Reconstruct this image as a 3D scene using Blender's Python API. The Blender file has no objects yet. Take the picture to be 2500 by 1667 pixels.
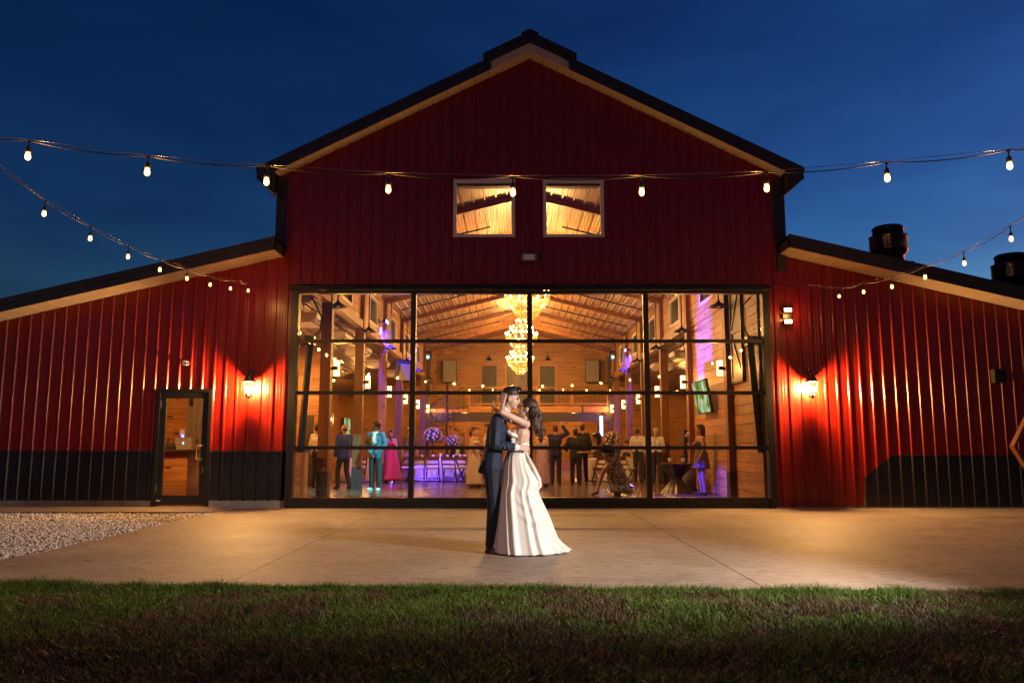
import bpy, bmesh, math, random
import numpy as np
from mathutils import Vector, Matrix, kdtree

random.seed(7)
rng = np.random.default_rng(7)
R = math.radians
scn = bpy.context.scene
COL = scn.collection

# ------------------------------------------------------------------ camera, sky, key light, exposure
PITCH = math.atan(255 / 1900)
cam_d = bpy.data.cameras.new('camera')
cam = bpy.data.objects.new('camera', cam_d)
COL.objects.link(cam)
cam.location = (0, 0, 1.17)
cam.rotation_euler = (math.pi / 2 + PITCH, 0, 0)
cam_d.sensor_width = 36
cam_d.lens = 1900 / 2500 * 36
cam_d.clip_start = 0.05
cam_d.clip_end = 3000
scn.camera = cam

world = bpy.data.worlds.new('World')
scn.world = world
world.use_nodes = True
wn = world.node_tree
for n in list(wn.nodes):
    wn.nodes.remove(n)
w_out = wn.nodes.new('ShaderNodeOutputWorld')
w_bg = wn.nodes.new('ShaderNodeBackground')
w_sky = wn.nodes.new('ShaderNodeTexSky')
w_sky.sky_type = 'NISHITA'
w_sky.sun_disc = False
w_sky.sun_elevation = R(0.5)
w_sky.sun_rotation = R(58)
w_sky.ozone_density = 4.0
w_sky.air_density = 1.0
w_sky.dust_density = 0.3
w_mul = wn.nodes.new('ShaderNodeMix'); w_mul.data_type = 'RGBA'; w_mul.blend_type = 'MULTIPLY'
w_mul.inputs['Factor'].default_value = 1
w_mul.inputs['B'].default_value = (24.0, 15.5, 9.8, 1)
w_gam = wn.nodes.new('ShaderNodeGamma'); w_gam.inputs['Gamma'].default_value = 1.8
# faint dusk cloud wisps
w_tc = wn.nodes.new('ShaderNodeTexCoord')
w_map = wn.nodes.new('ShaderNodeMapping'); w_map.inputs['Scale'].default_value = (2.2, 2.2, 9)
w_noi = wn.nodes.new('ShaderNodeTexNoise'); w_noi.inputs['Scale'].default_value = 1.6; w_noi.inputs['Detail'].default_value = 5
w_rmp = wn.nodes.new('ShaderNodeValToRGB')
w_rmp.color_ramp.elements[0].position = 0.42; w_rmp.color_ramp.elements[0].color = (1, 1, 1, 1)
w_rmp.color_ramp.elements[1].position = 0.75; w_rmp.color_ramp.elements[1].color = (0.74, 0.68, 0.78, 1)
w_cl = wn.nodes.new('ShaderNodeMix'); w_cl.data_type = 'RGBA'; w_cl.blend_type = 'MULTIPLY'
w_cl.inputs['Factor'].default_value = 1
wn.links.new(w_tc.outputs['Generated'], w_map.inputs['Vector'])
wn.links.new(w_map.outputs['Vector'], w_noi.inputs['Vector'])
wn.links.new(w_noi.outputs['Fac'], w_rmp.inputs['Fac'])
w_pre = wn.nodes.new('ShaderNodeMix'); w_pre.data_type = 'RGBA'; w_pre.blend_type = 'MULTIPLY'; w_pre.inputs['Factor'].default_value = 1; w_pre.inputs['B'].default_value = (0.15, 0.15, 0.15, 1)
wn.links.new(w_sky.outputs['Color'], w_pre.inputs['A'])
wn.links.new(w_pre.outputs['Result'], w_gam.inputs['Color'])
wn.links.new(w_gam.outputs['Color'], w_mul.inputs['A'])
wn.links.new(w_mul.outputs['Result'], w_cl.inputs['A'])
wn.links.new(w_rmp.outputs['Color'], w_cl.inputs['B'])
wn.links.new(w_cl.outputs['Result'], w_bg.inputs['Color'])
wn.links.new(w_bg.outputs['Background'], w_out.inputs['Surface'])
w_bg.inputs['Strength'].default_value = 1.0

# the photographer's strobe, standing out of frame to the right of the couple
fl_d = bpy.data.lights.new('photo_strobe', 'SPOT')
fl_d.energy = 2650
fl_d.color = (1.0, 0.92, 0.84)
fl_d.spot_size = R(62)
fl_d.spot_blend = 0.9
fl_d.shadow_soft_size = 0.22
fl = bpy.data.objects.new('photo_strobe', fl_d)
COL.objects.link(fl)
fl.location = (5.6, 4.7, 2.35)
fl.rotation_euler = (Vector((-0.3, 8.3, 0.35)) - Vector(fl.location)).to_track_quat('-Z', 'Y').to_euler()

vs = scn.view_settings
vs.view_transform = 'Standard'
vs.look = 'None'
vs.gamma = 1
vs.use_curve_mapping = False
vs.exposure = 0
scn.render.engine = 'CYCLES'
cy = scn.cycles
cy.use_denoising = True
cy.max_bounces = 7
cy.diffuse_bounces = 4
cy.glossy_bounces = 3
cy.transparent_max_bounces = 20
cy.caustics_reflective = False
cy.caustics_refractive = False
cy.sample_clamp_indirect = 4
cy.sample_clamp_direct = 0

# ------------------------------------------------------------------ materials
def newmat(name):
    m = bpy.data.materials.new(name)
    m.use_nodes = True
    nt = m.node_tree
    b = nt.nodes['Principled BSDF']
    return m, nt, b

def simple(name, col, rough=0.5, metal=0.0, var=0.0, scale=12, bump=0.0, spec=0.5, **kw):
    m, nt, b = newmat(name)
    b.inputs['Roughness'].default_value = rough
    b.inputs['Metallic'].default_value = metal
    b.inputs['Specular IOR Level'].default_value = spec
    c = (*col, 1)
    b.inputs['Base Color'].default_value = c
    if var or bump:
        geo = nt.nodes.new('ShaderNodeNewGeometry')
        no = nt.nodes.new('ShaderNodeTexNoise'); no.inputs['Scale'].default_value = scale; no.inputs['Detail'].default_value = 6
        nt.links.new(geo.outputs['Position'], no.inputs['Vector'])
        if var:
            rp = nt.nodes.new('ShaderNodeValToRGB')
            rp.color_ramp.elements[0].position = 0.3; rp.color_ramp.elements[1].position = 0.7
            rp.color_ramp.elements[0].color = (*[v * (1 - var) for v in col], 1)
            rp.color_ramp.elements[1].color = (*[min(1, v * (1 + var)) for v in col], 1)
            nt.links.new(no.outputs['Fac'], rp.inputs['Fac'])
            nt.links.new(rp.outputs['Color'], b.inputs['Base Color'])
        if bump:
            bp = nt.nodes.new('ShaderNodeBump'); bp.inputs['Strength'].default_value = bump; bp.inputs['Distance'].default_value = 0.02
            nt.links.new(no.outputs['Fac'], bp.inputs['Height'])
            nt.links.new(bp.outputs['Normal'], b.inputs['Normal'])
    if 'sheen' in kw:
        b.inputs['Sheen Weight'].default_value = kw['sheen']
    if 'sss' in kw:
        b.inputs['Subsurface Weight'].default_value = kw['sss']
        b.inputs['Subsurface Radius'].default_value = (0.02, 0.008, 0.004)
    return m

def emit(name, col, strength, sample=False):
    m = bpy.data.materials.new(name); m.use_nodes = True
    nt = m.node_tree
    for n in list(nt.nodes):
        nt.nodes.remove(n)
    o = nt.nodes.new('ShaderNodeOutputMaterial'); e = nt.nodes.new('ShaderNodeEmission')
    e.inputs['Color'].default_value = (*col, 1); e.inputs['Strength'].default_value = strength
    # the lit glass also lets the light of the filament behind it out
    t = nt.nodes.new('ShaderNodeBsdfTransparent'); a = nt.nodes.new('ShaderNodeAddShader')
    nt.links.new(e.outputs['Emission'], a.inputs[0]); nt.links.new(t.outputs['BSDF'], a.inputs[1])
    nt.links.new(a.outputs['Shader'], o.inputs['Surface'])
    if not sample:
        m.cycles.emission_sampling = 'NONE'
    return m

def pane_glass(name, tint=(0.93, 0.95, 0.96), refl=0.9):
    m = bpy.data.materials.new(name); m.use_nodes = True
    nt = m.node_tree
    for n in list(nt.nodes):
        nt.nodes.remove(n)
    o = nt.nodes.new('ShaderNodeOutputMaterial')
    t = nt.nodes.new('ShaderNodeBsdfTransparent'); t.inputs['Color'].default_value = (*tint, 1)
    g = nt.nodes.new('ShaderNodeBsdfGlossy'); g.inputs['Roughness'].default_value = 0.02
    g.inputs['Color'].default_value = (refl, refl, refl, 1)
    fr = nt.nodes.new('ShaderNodeFresnel'); fr.inputs['IOR'].default_value = 1.45
    mx = nt.nodes.new('ShaderNodeMixShader')
    nt.links.new(fr.outputs['Fac'], mx.inputs['Fac'])
    nt.links.new(t.outputs['BSDF'], mx.inputs[1]); nt.links.new(g.outputs['BSDF'], mx.inputs[2])
    nt.links.new(mx.outputs['Shader'], o.inputs['Surface'])
    return m

def pine(name, axis, light=(0.50, 0.25, 0.085), dark=(0.31, 0.13, 0.040), lines=0.0):
    """knotty pine; the grain runs along the given axis, each plank its own tint"""
    m, nt, b = newmat(name)
    geo = nt.nodes.new('ShaderNodeNewGeometry')
    oi = nt.nodes.new('ShaderNodeObjectInfo')
    add = nt.nodes.new('ShaderNodeVectorMath'); add.operation = 'MULTIPLY_ADD'
    nt.links.new(oi.outputs['Random'], add.inputs[0])
    add.inputs[1].default_value = (7.3, 5.1, 9.7)
    nt.links.new(geo.outputs['Position'], add.inputs[2])
    mp = nt.nodes.new('ShaderNodeMapping')
    sc = {'X': (1.1, 22, 22), 'Y': (22, 1.1, 22), 'Z': (22, 22, 1.1)}[axis]
    mp.inputs['Scale'].default_value = sc
    nt.links.new(add.outputs['Vector'], mp.inputs['Vector'])
    no = nt.nodes.new('ShaderNodeTexNoise'); no.inputs['Scale'].default_value = 1.0; no.inputs['Detail'].default_value = 6
    no.inputs['Distortion'].default_value = 0.6
    nt.links.new(mp.outputs['Vector'], no.inputs['Vector'])
    rp = nt.nodes.new('ShaderNodeValToRGB')
    rp.color_ramp.elements[0].position = 0.32; rp.color_ramp.elements[0].color = (*dark, 1)
    rp.color_ramp.elements[1].position = 0.62; rp.color_ramp.elements[1].color = (*light, 1)
    nt.links.new(no.outputs['Fac'], rp.inputs['Fac'])
    # knots
    mp2 = nt.nodes.new('ShaderNodeMapping')
    s2 = {'X': (1.5, 3.4, 3.4), 'Y': (3.4, 1.5, 3.4), 'Z': (3.4, 3.4, 1.5)}[axis]
    mp2.inputs['Scale'].default_value = s2
    nt.links.new(add.outputs['Vector'], mp2.inputs['Vector'])
    vo = nt.nodes.new('ShaderNodeTexVoronoi'); vo.inputs['Scale'].default_value = 1.0
    nt.links.new(mp2.outputs['Vector'], vo.inputs['Vector'])
    kr = nt.nodes.new('ShaderNodeValToRGB')
    kr.color_ramp.elements[0].position = 0.07; kr.color_ramp.elements[0].color = (0.22, 0.15, 0.12, 1)
    kr.color_ramp.elements[1].position = 0.16; kr.color_ramp.elements[1].color = (1, 1, 1, 1)
    nt.links.new(vo.outputs['Distance'], kr.inputs['Fac'])
    mu = nt.nodes.new('ShaderNodeMix'); mu.data_type = 'RGBA'; mu.blend_type = 'MULTIPLY'; mu.inputs['Factor'].default_value = 1
    nt.links.new(rp.outputs['Color'], mu.inputs['A']); nt.links.new(kr.outputs['Color'], mu.inputs['B'])
    hs = nt.nodes.new('ShaderNodeHueSaturation')
    mr = nt.nodes.new('ShaderNodeMapRange'); mr.inputs['To Min'].default_value = 0.72; mr.inputs['To Max'].default_value = 1.18
    nt.links.new(oi.outputs['Random'], mr.inputs['Value'])
    nt.links.new(mr.outputs['Result'], hs.inputs['Value'])
    nt.links.new(mu.outputs['Result'], hs.inputs['Color'])
    nt.links.new(hs.outputs['Color'], b.inputs['Base Color'])
    b.inputs['Roughness'].default_value = 0.5
    return m

def red_paint(name, col, rough=0.34):
    m, nt, b = newmat(name)
    geo = nt.nodes.new('ShaderNodeNewGeometry')
    mp = nt.nodes.new('ShaderNodeMapping'); mp.inputs['Scale'].default_value = (9, 9, 0.7)
    no = nt.nodes.new('ShaderNodeTexNoise'); no.inputs['Scale'].default_value = 2.0; no.inputs['Detail'].default_value = 7
    nt.links.new(geo.outputs['Position'], mp.inputs['Vector']); nt.links.new(mp.outputs['Vector'], no.inputs['Vector'])
    rp = nt.nodes.new('ShaderNodeValToRGB')
    rp.color_ramp.elements[0].position = 0.3; rp.color_ramp.elements[0].color = (*[c * 0.8 for c in col], 1)
    rp.color_ramp.elements[1].position = 0.75; rp.color_ramp.elements[1].color = (*[c * 1.15 for c in col], 1)
    nt.links.new(no.outputs['Fac'], rp.inputs['Fac']); nt.links.new(rp.outputs['Color'], b.inputs['Base Color'])
    rr = nt.nodes.new('ShaderNodeMapRange'); rr.inputs['To Min'].default_value = rough - 0.08; rr.inputs['To Max'].default_value = rough + 0.12
    nt.links.new(no.outputs['Fac'], rr.inputs['Value']); nt.links.new(rr.outputs['Result'], b.inputs['Roughness'])
    n2 = nt.nodes.new('ShaderNodeTexNoise'); n2.inputs['Scale'].default_value = 2.2; n2.inputs['Detail'].default_value = 2
    nt.links.new(geo.outputs['Position'], n2.inputs['Vector'])
    bp = nt.nodes.new('ShaderNodeBump'); bp.inputs['Strength'].default_value = 0.25; bp.inputs['Distance'].default_value = 0.02
    nt.links.new(n2.outputs['Fac'], bp.inputs['Height']); nt.links.new(bp.outputs['Normal'], b.inputs['Normal'])
    return m

def concrete(name, c0, c1, rough=0.6, bump=0.4):
    m, nt, b = newmat(name)
    geo = nt.nodes.new('ShaderNodeNewGeometry')
    n1 = nt.nodes.new('ShaderNodeTexNoise'); n1.inputs['Scale'].default_value = 0.9; n1.inputs['Detail'].default_value = 8; n1.inputs['Roughness'].default_value = 0.65
    mp = nt.nodes.new('ShaderNodeMapping'); mp.inputs['Scale'].default_value = (1.5, 9, 1)
    n2 = nt.nodes.new('ShaderNodeTexNoise'); n2.inputs['Scale'].default_value = 3.0; n2.inputs['Detail'].default_value = 8; n2.inputs['Distortion'].default_value = 1.2
    nt.links.new(geo.outputs['Position'], n1.inputs['Vector'])
    nt.links.new(geo.outputs['Position'], mp.inputs['Vector']); nt.links.new(mp.outputs['Vector'], n2.inputs['Vector'])
    ad = nt.nodes.new('ShaderNodeMath'); ad.operation = 'MULTIPLY_ADD'; ad.inputs[1].default_value = 0.5
    nt.links.new(n1.outputs['Fac'], ad.inputs[0])
    h = nt.nodes.new('ShaderNodeMath'); h.operation = 'MULTIPLY'; h.inputs[1].default_value = 0.5
    nt.links.new(n2.outputs['Fac'], h.inputs[0]); nt.links.new(h.outputs['Value'], ad.inputs[2])
    rp = nt.nodes.new('ShaderNodeValToRGB')
    rp.color_ramp.elements[0].position = 0.38; rp.color_ramp.elements[0].color = (*c0, 1)
    rp.color_ramp.elements[1].position = 0.60; rp.color_ramp.elements[1].color = (*c1, 1)
    nt.links.new(ad.outputs['Value'], rp.inputs['Fac'])
    # small dark trowel chatter marks
    mp3 = nt.nodes.new('ShaderNodeMapping'); mp3.inputs['Scale'].default_value = (7, 10, 1)
    n3 = nt.nodes.new('ShaderNodeTexNoise'); n3.inputs['Scale'].default_value = 1.0; n3.inputs['Detail'].default_value = 3; n3.inputs['Distortion'].default_value = 0.5
    nt.links.new(geo.outputs['Position'], mp3.inputs['Vector']); nt.links.new(mp3.outputs['Vector'], n3.inputs['Vector'])
    r3 = nt.nodes.new('ShaderNodeValToRGB')
    r3.color_ramp.elements[0].position = 0.58; r3.color_ramp.elements[0].color = (1, 1, 1, 1)
    r3.color_ramp.elements[1].position = 0.72; r3.color_ramp.elements[1].color = (0.55, 0.52, 0.5, 1)
    nt.links.new(n3.outputs['Fac'], r3.inputs['Fac'])
    mu = nt.nodes.new('ShaderNodeMix'); mu.data_type = 'RGBA'; mu.blend_type = 'MULTIPLY'; mu.inputs['Factor'].default_value = 1
    nt.links.new(rp.outputs['Color'], mu.inputs['A']); nt.links.new(r3.outputs['Color'], mu.inputs['B'])
    nt.links.new(mu.outputs['Result'], b.inputs['Base Color'])
    rr = nt.nodes.new('ShaderNodeMapRange'); rr.inputs['To Min'].default_value = rough - 0.12; rr.inputs['To Max'].default_value = rough + 0.12
    nt.links.new(n1.outputs['Fac'], rr.inputs['Value']); nt.links.new(rr.outputs['Result'], b.inputs['Roughness'])
    bp = nt.nodes.new('ShaderNodeBump'); bp.inputs['Strength'].default_value = bump; bp.inputs['Distance'].default_value = 0.02
    nt.links.new(n3.outputs['Fac'], bp.inputs['Height']); nt.links.new(bp.outputs['Normal'], b.inputs['Normal'])
    return m

def attr_mat(name, rough=0.6, trans=0.0):
    m, nt, b = newmat(name)
    a = nt.nodes.new('ShaderNodeAttribute'); a.attribute_name = 'col'
    nt.links.new(a.outputs['Color'], b.inputs['Base Color'])
    b.inputs['Roughness'].default_value = rough
    if trans:
        b.inputs['Specular IOR Level'].default_value = 0.3
    return m

def floral(name, base, spots, scale=26):
    """printed dress cloth"""
    m, nt, b = newmat(name)
    tc = nt.nodes.new('ShaderNodeTexCoord')
    no = nt.nodes.new('ShaderNodeTexNoise'); no.inputs['Scale'].default_value = scale; no.inputs['Detail'].default_value = 2; no.inputs['Distortion'].default_value = 2.5
    nt.links.new(tc.outputs['Object'], no.inputs['Vector'])
    rp = nt.nodes.new('ShaderNodeValToRGB')
    rp.color_ramp.elements[0].position = 0.5; rp.color_ramp.elements[0].color = (*base, 1)
    rp.color_ramp.elements[1].position = 0.56; rp.color_ramp.elements[1].color = (*spots, 1)
    nt.links.new(no.outputs['Fac'], rp.inputs['Fac']); nt.links.new(rp.outputs['Color'], b.inputs['Base Color'])
    b.inputs['Roughness'].default_value = 0.7
    return m

MT = {
    'red': red_paint('red_siding_paint', (0.185, 0.0055, 0.0016), 0.30),
    'dark_siding': red_paint('charcoal_siding_paint', (0.010, 0.008, 0.008), 0.36),
    'black': simple('black_metal', (0.012, 0.010, 0.009), 0.38, 0.0, 0.25, 20),
    'bronze': simple('dark_bronze_trim', (0.030, 0.022, 0.017), 0.42, 0.0, 0.2, 8),
    'soffit': simple('beige_soffit', (0.56, 0.44, 0.33), 0.6, 0, 0.06, 4),
    'white_frame': simple('white_vinyl', (0.62, 0.58, 0.56), 0.45, 0, 0.04, 5),
    'glass': pane_glass('window_glass'),
    'lamp_glass': pane_glass('lantern_glass', (0.98, 0.97, 0.95)),
    'pineY': pine('pine_boards_lengthwise', 'Y'),
    'pineX': pine('pine_boards_crosswise', 'X'),
    'post': pine('stained_timber_post', 'Z', (0.22, 0.095, 0.035), (0.13, 0.05, 0.018)),
    'beam': pine('stained_timber_beam', 'X', (0.40, 0.18, 0.06), (0.24, 0.10, 0.035)),
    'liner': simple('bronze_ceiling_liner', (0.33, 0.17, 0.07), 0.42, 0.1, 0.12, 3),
    'liner_shaded': simple('aisle_ceiling_liner', (0.22, 0.13, 0.07), 0.38, 0.2, 0.12, 3),  # aisle shade put into the colour, darker than the hall liner
    'concrete': concrete('patio_concrete', (0.165, 0.130, 0.105), (0.335, 0.275, 0.225), 0.66),
    'found': concrete('foundation_concrete', (0.20, 0.17, 0.14), (0.30, 0.26, 0.22), 0.8),
    'hall_floor': concrete('polished_hall_floor', (0.07, 0.042, 0.034), (0.13, 0.08, 0.062), 0.22, 0.03),
    'soil': simple('soil', (0.035, 0.022, 0.012), 0.95, 0, 0.5, 9, 0.4),
    'grass': attr_mat('grass_blades', 0.55, 1),
    'stone': attr_mat('limestone_gravel', 0.8),
    'ground': simple('dark_ground', (0.05, 0.045, 0.03), 0.95, 0, 0.4, 1.5),
    'gravel_base': simple('gravel_bed', (0.30, 0.25, 0.20), 0.95, 0, 0.4, 40, 0.5),
    'steel': simple('galvanised_steel', (0.30, 0.28, 0.27), 0.28, 0.9, 0.15, 6),
    'duct': simple('dark_exhaust_housing', (0.10, 0.075, 0.065), 0.22, 0.8, 0.2, 5),
    'white_plastic': simple('white_plastic', (0.72, 0.70, 0.68), 0.4),
    'grey_plastic': simple('grey_plastic', (0.22, 0.21, 0.20), 0.5),
    'linen': simple('white_linen', (0.74, 0.72, 0.72), 0.75, 0, 0.05, 8),
    'chair_wood': simple('fruitwood_chair', (0.11, 0.035, 0.018), 0.4, 0, 0.3, 18),
    'cushion': simple('ivory_pad', (0.66, 0.62, 0.6), 0.7),
    'bulb': emit('lit_bulb', (1.0, 0.50, 0.10), 6.0),
    'lantern_bulb': emit('lit_lantern', (1.0, 0.60, 0.20), 14.0),
    'candle_bulb': emit('lit_candle_bulb', (1.0, 0.66, 0.25), 22.0),
    'sconce_lens': emit('lit_sconce_lens', (1.0, 0.56, 0.17), 7.0),
    'blue_led': emit('blue_led', (0.22, 0.16, 1.0), 7.0),
    'teal_led': emit('teal_led', (0.1, 0.9, 0.9), 6.0),
    'yellow_led': emit('yellow_led', (1.0, 0.85, 0.1), 6.0),
    'heater_led': emit('blue_heater_glow', (0.25, 0.5, 1.0), 5.0),
    'gold': simple('warm_brass', (0.55, 0.36, 0.12), 0.3, 0.9),
    'brass': simple('aged_brass_pull', (0.48, 0.33, 0.16), 0.3, 0.9),
    'arch_wood': pine('arch_timber', 'X', (0.22, 0.08, 0.03), (0.13, 0.045, 0.018)),
    'grey_wood': pine('grey_barn_wood', 'Z', (0.20, 0.16, 0.13), (0.12, 0.10, 0.085)),
    'counter_top': simple('dark_counter', (0.045, 0.028, 0.022), 0.3, 0, 0.2, 9),
    'ac': simple('white_air_unit', (0.66, 0.62, 0.58), 0.4),
    'screen_dark': simple('tv_bezel', (0.01, 0.01, 0.01), 0.25),
    'loft_steel': simple('loft_steel', (0.045, 0.033, 0.03), 0.5, 0, 0.15, 5),
    'door_dark': simple('charcoal_door', (0.05, 0.042, 0.038), 0.5, 0, 0.2, 6),
    'flower': simple('rose_petals', (0.72, 0.55, 0.55), 0.7, 0, 0.12, 60),
    'leaf': simple('centrepiece_leaves', (0.03, 0.06, 0.025), 0.6, 0, 0.4, 40),
    'alu': simple('silver_laptop', (0.55, 0.55, 0.56), 0.35, 0.8),
    'paper': simple('paper_notice', (0.6, 0.5, 0.42), 0.8),
    'rubber': simple('black_rubber', (0.008, 0.008, 0.008), 0.6),
    'satin_white': simple('ivory_satin_gown', (0.80, 0.76, 0.70), 0.42, 0, 0.03, 6, sheen=0.2),
}

def crystal(name):
    m = bpy.data.materials.new(name); m.use_nodes = True; nt = m.node_tree
    for n in list(nt.nodes): nt.nodes.remove(n)
    o = nt.nodes.new('ShaderNodeOutputMaterial')
    t = nt.nodes.new('ShaderNodeBsdfTransparent'); t.inputs['Color'].default_value = (1, 0.96, 0.88, 1)
    g = nt.nodes.new('ShaderNodeBsdfGlossy'); g.inputs['Roughness'].default_value = 0.12; g.inputs['Color'].default_value = (1, 0.9, 0.7, 1)
    d = nt.nodes.new('ShaderNodeBsdfTranslucent'); d.inputs['Color'].default_value = (1.0, 0.85, 0.55, 1)
    d2 = nt.nodes.new('ShaderNodeBsdfDiffuse'); d2.inputs['Color'].default_value = (1.0, 0.85, 0.55, 1)
    m0 = nt.nodes.new('ShaderNodeMixShader'); m0.inputs['Fac'].default_value = 0.5
    nt.links.new(d.outputs['BSDF'], m0.inputs[1]); nt.links.new(d2.outputs['BSDF'], m0.inputs[2])
    m1 = nt.nodes.new('ShaderNodeMixShader'); m1.inputs['Fac'].default_value = 0.30
    nt.links.new(t.outputs['BSDF'], m1.inputs[1]); nt.links.new(g.outputs['BSDF'], m1.inputs[2])
    m2 = nt.nodes.new('ShaderNodeMixShader'); m2.inputs['Fac'].default_value = 0.04
    nt.links.new(m1.outputs['Shader'], m2.inputs[1]); nt.links.new(m0.outputs['Shader'], m2.inputs[2])
    nt.links.new(m2.outputs['Shader'], o.inputs['Surface'])
    return m
MT['crystal'] = crystal('chandelier_crystal')

# ------------------------------------------------------------------ mesh helpers
class MB:
    """collects vertices and faces; build() links them as ONE mesh object"""
    def __init__(self):
        self.v = []; self.f = []; self.mi = []; self.cur = 0
    def _add(self, vs, fs):
        o = len(self.v)
        self.v += [tuple(p) for p in vs]
        self.f += [tuple(i + o for i in q) for q in fs]
        self.mi += [self.cur] * len(fs)
        return self
    def box(self, x0, x1, y0, y1, z0, z1):
        return self._add([(x0, y0, z0), (x1, y0, z0), (x1, y1, z0), (x0, y1, z0), (x0, y0, z1), (x1, y0, z1), (x1, y1, z1), (x0, y1, z1)],
                         [(0, 3, 2, 1), (4, 5, 6, 7), (0, 1, 5, 4), (1, 2, 6, 5), (2, 3, 7, 6), (3, 0, 4, 7)])
    def bar(self, p0, p1, w, h, up=(0, 0, 1)):
        p0 = Vector(p0); p1 = Vector(p1); d = (p1 - p0).normalized(); u = Vector(up)
        s = d.cross(u)
        if s.length < 1e-4:
            s = d.cross(Vector((0, 1, 0)))
        s.normalize(); t = s.cross(d)
        s = s * (w / 2); t = t * (h / 2)
        vs = [p0 - s - t, p0 + s - t, p0 + s + t, p0 - s + t, p1 - s - t, p1 + s - t, p1 + s + t, p1 - s + t]
        return self._add(vs, [(0, 1, 2, 3), (7, 6, 5, 4), (0, 4, 5, 1), (1, 5, 6, 2), (2, 6, 7, 3), (3, 7, 4, 0)])
    def tube(self, pts, r, n=6):
        pts = [Vector(p) for p in pts]
        rs = r if isinstance(r, (list, tuple)) else [r] * len(pts)
        vs = []; fs = []
        prev = None
        for i, p in enumerate(pts):
            d = (pts[min(i + 1, len(pts) - 1)] - pts[max(i - 1, 0)]).normalized()
            if prev is None:
                a = Vector((0, 0, 1)) if abs(d.z) < 0.9 else Vector((1, 0, 0))
                s = d.cross(a).normalized()
            else:
                s = (prev - d * prev.dot(d)).normalized()
            prev = s; t = d.cross(s)
            for k in range(n):
                an = 2 * math.pi * k / n
                vs.append(p + (s * math.cos(an) + t * math.sin(an)) * rs[i])
        for i in range(len(pts) - 1):
            for k in range(n):
                fs.append((i * n + k, i * n + (k + 1) % n, (i + 1) * n + (k + 1) % n, (i + 1) * n + k))
        fs.append(tuple(range(n))[::-1]); fs.append(tuple((len(pts) - 1) * n + k for k in range(n)))
        return self._add(vs, fs)
    def lathe(self, prof, c=(0, 0, 0), n=16, cap=True, phase=0.0):
        vs = []; fs = []
        for (r, z) in prof:
            for k in range(n):
                a = 2 * math.pi * k / n + phase
                vs.append((c[0] + r * math.cos(a), c[1] + r * math.sin(a), c[2] + z))
        for i in range(len(prof) - 1):
            for k in range(n):
                fs.append((i * n + k, i * n + (k + 1) % n, (i + 1) * n + (k + 1) % n, (i + 1) * n + k))
        if cap:
            fs.append(tuple(range(n))[::-1]); fs.append(tuple((len(prof) - 1) * n + k for k in range(n)))
        return self._add(vs, fs)
    def prism(self, poly, axis, a0, a1):
        """polygon of 2-D points extruded along axis from a0 to a1"""
        n = len(poly)
        def P(q, a):
            return {'X': (a, q[0], q[1]), 'Y': (q[0], a, q[1]), 'Z': (q[0], q[1], a)}[axis]
        vs = [P(q, a0) for q in poly] + [P(q, a1) for q in poly]
        fs = [tuple(range(n)), tuple(range(n, 2 * n))[::-1]]
        for i in range(n):
            j = (i + 1) % n
            fs.append((i, i + n, j + n, j))
        return self._add(vs, fs)
    def capsule(self, p0, p1, r0, r1, n=10, m=3):
        p0 = Vector(p0); p1 = Vector(p1); d = p1 - p0; L = d.length
        d = d.normalized() if L > 1e-6 else Vector((0, 0, 1))
        a = Vector((0, 0, 1)) if abs(d.z) < 0.9 else Vector((1, 0, 0))
        s = d.cross(a).normalized(); t = d.cross(s)
        pr = []
        for k in range(1, m + 1):
            an = math.pi / 2 * k / m
            pr.append((-r0 * math.cos(an), r0 * math.sin(an)))
        for k in range(0, m):
            an = math.pi / 2 * k / m
            pr.append((L + r1 * math.sin(an), r1 * math.cos(an)))
        vs = [p0 - d * r0]; fs = []
        for (x, r) in pr:
            for k in range(n):
                an = 2 * math.pi * k / n
                vs.append(p0 + d * x + (s * math.cos(an) + t * math.sin(an)) * r)
        vs.append(p0 + d * (L + r1))
        for k in range(n):
            fs.append((0, 1 + k, 1 + (k + 1) % n))
        for i in range(len(pr) - 1):
            for k in range(n):
                fs.append((1 + i * n + k, 1 + (i + 1) * n + k, 1 + (i + 1) * n + (k + 1) % n, 1 + i * n + (k + 1) % n))
        e = len(vs) - 1; b = 1 + (len(pr) - 1) * n
        for k in range(n):
            fs.append((e, b + (k + 1) % n, b + k))
        return self._add(vs, fs)
    def ball(self, c, r, n=12, m=8, rot=None):
        if not isinstance(r, (list, tuple)):
            r = (r, r, r)
        vs = []; c = Vector(c)
        def T(q):
            q = Vector(q)
            if rot is not None:
                q = rot @ q
            return c + q
        vs.append(T((0, 0, -r[2])))
        for i in range(1, m):
            a = math.pi * i / m
            for k in range(n):
                b = 2 * math.pi * k / n
                vs.append(T((r[0] * math.sin(a) * math.cos(b), r[1] * math.sin(a) * math.sin(b), -r[2] * math.cos(a))))
        vs.append(T((0, 0, r[2])))
        fs = []
        for k in range(n):
            fs.append((0, 1 + (k + 1) % n, 1 + k))
        for i in range(m - 2):
            for k in range(n):
                fs.append((1 + i * n + k, 1 + i * n + (k + 1) % n, 1 + (i + 1) * n + (k + 1) % n, 1 + (i + 1) * n + k))
        e = len(vs) - 1; b = 1 + (m - 2) * n
        for k in range(n):
            fs.append((e, b + k, b + (k + 1) % n))
        return self._add(vs, fs)
    def mesh(self, name, mats, smooth=False):
        me = bpy.data.meshes.new(name)
        me.from_pydata(self.v, [], self.f)
        if not isinstance(mats, (list, tuple)):
            mats = [mats]
        for m in mats:
            me.materials.append(m)
        if len(mats) > 1:
            me.polygons.foreach_set('material_index', self.mi)
        if smooth:
            me.polygons.foreach_set('use_smooth', [True] * len(me.polygons))
        me.update()
        return me
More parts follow.
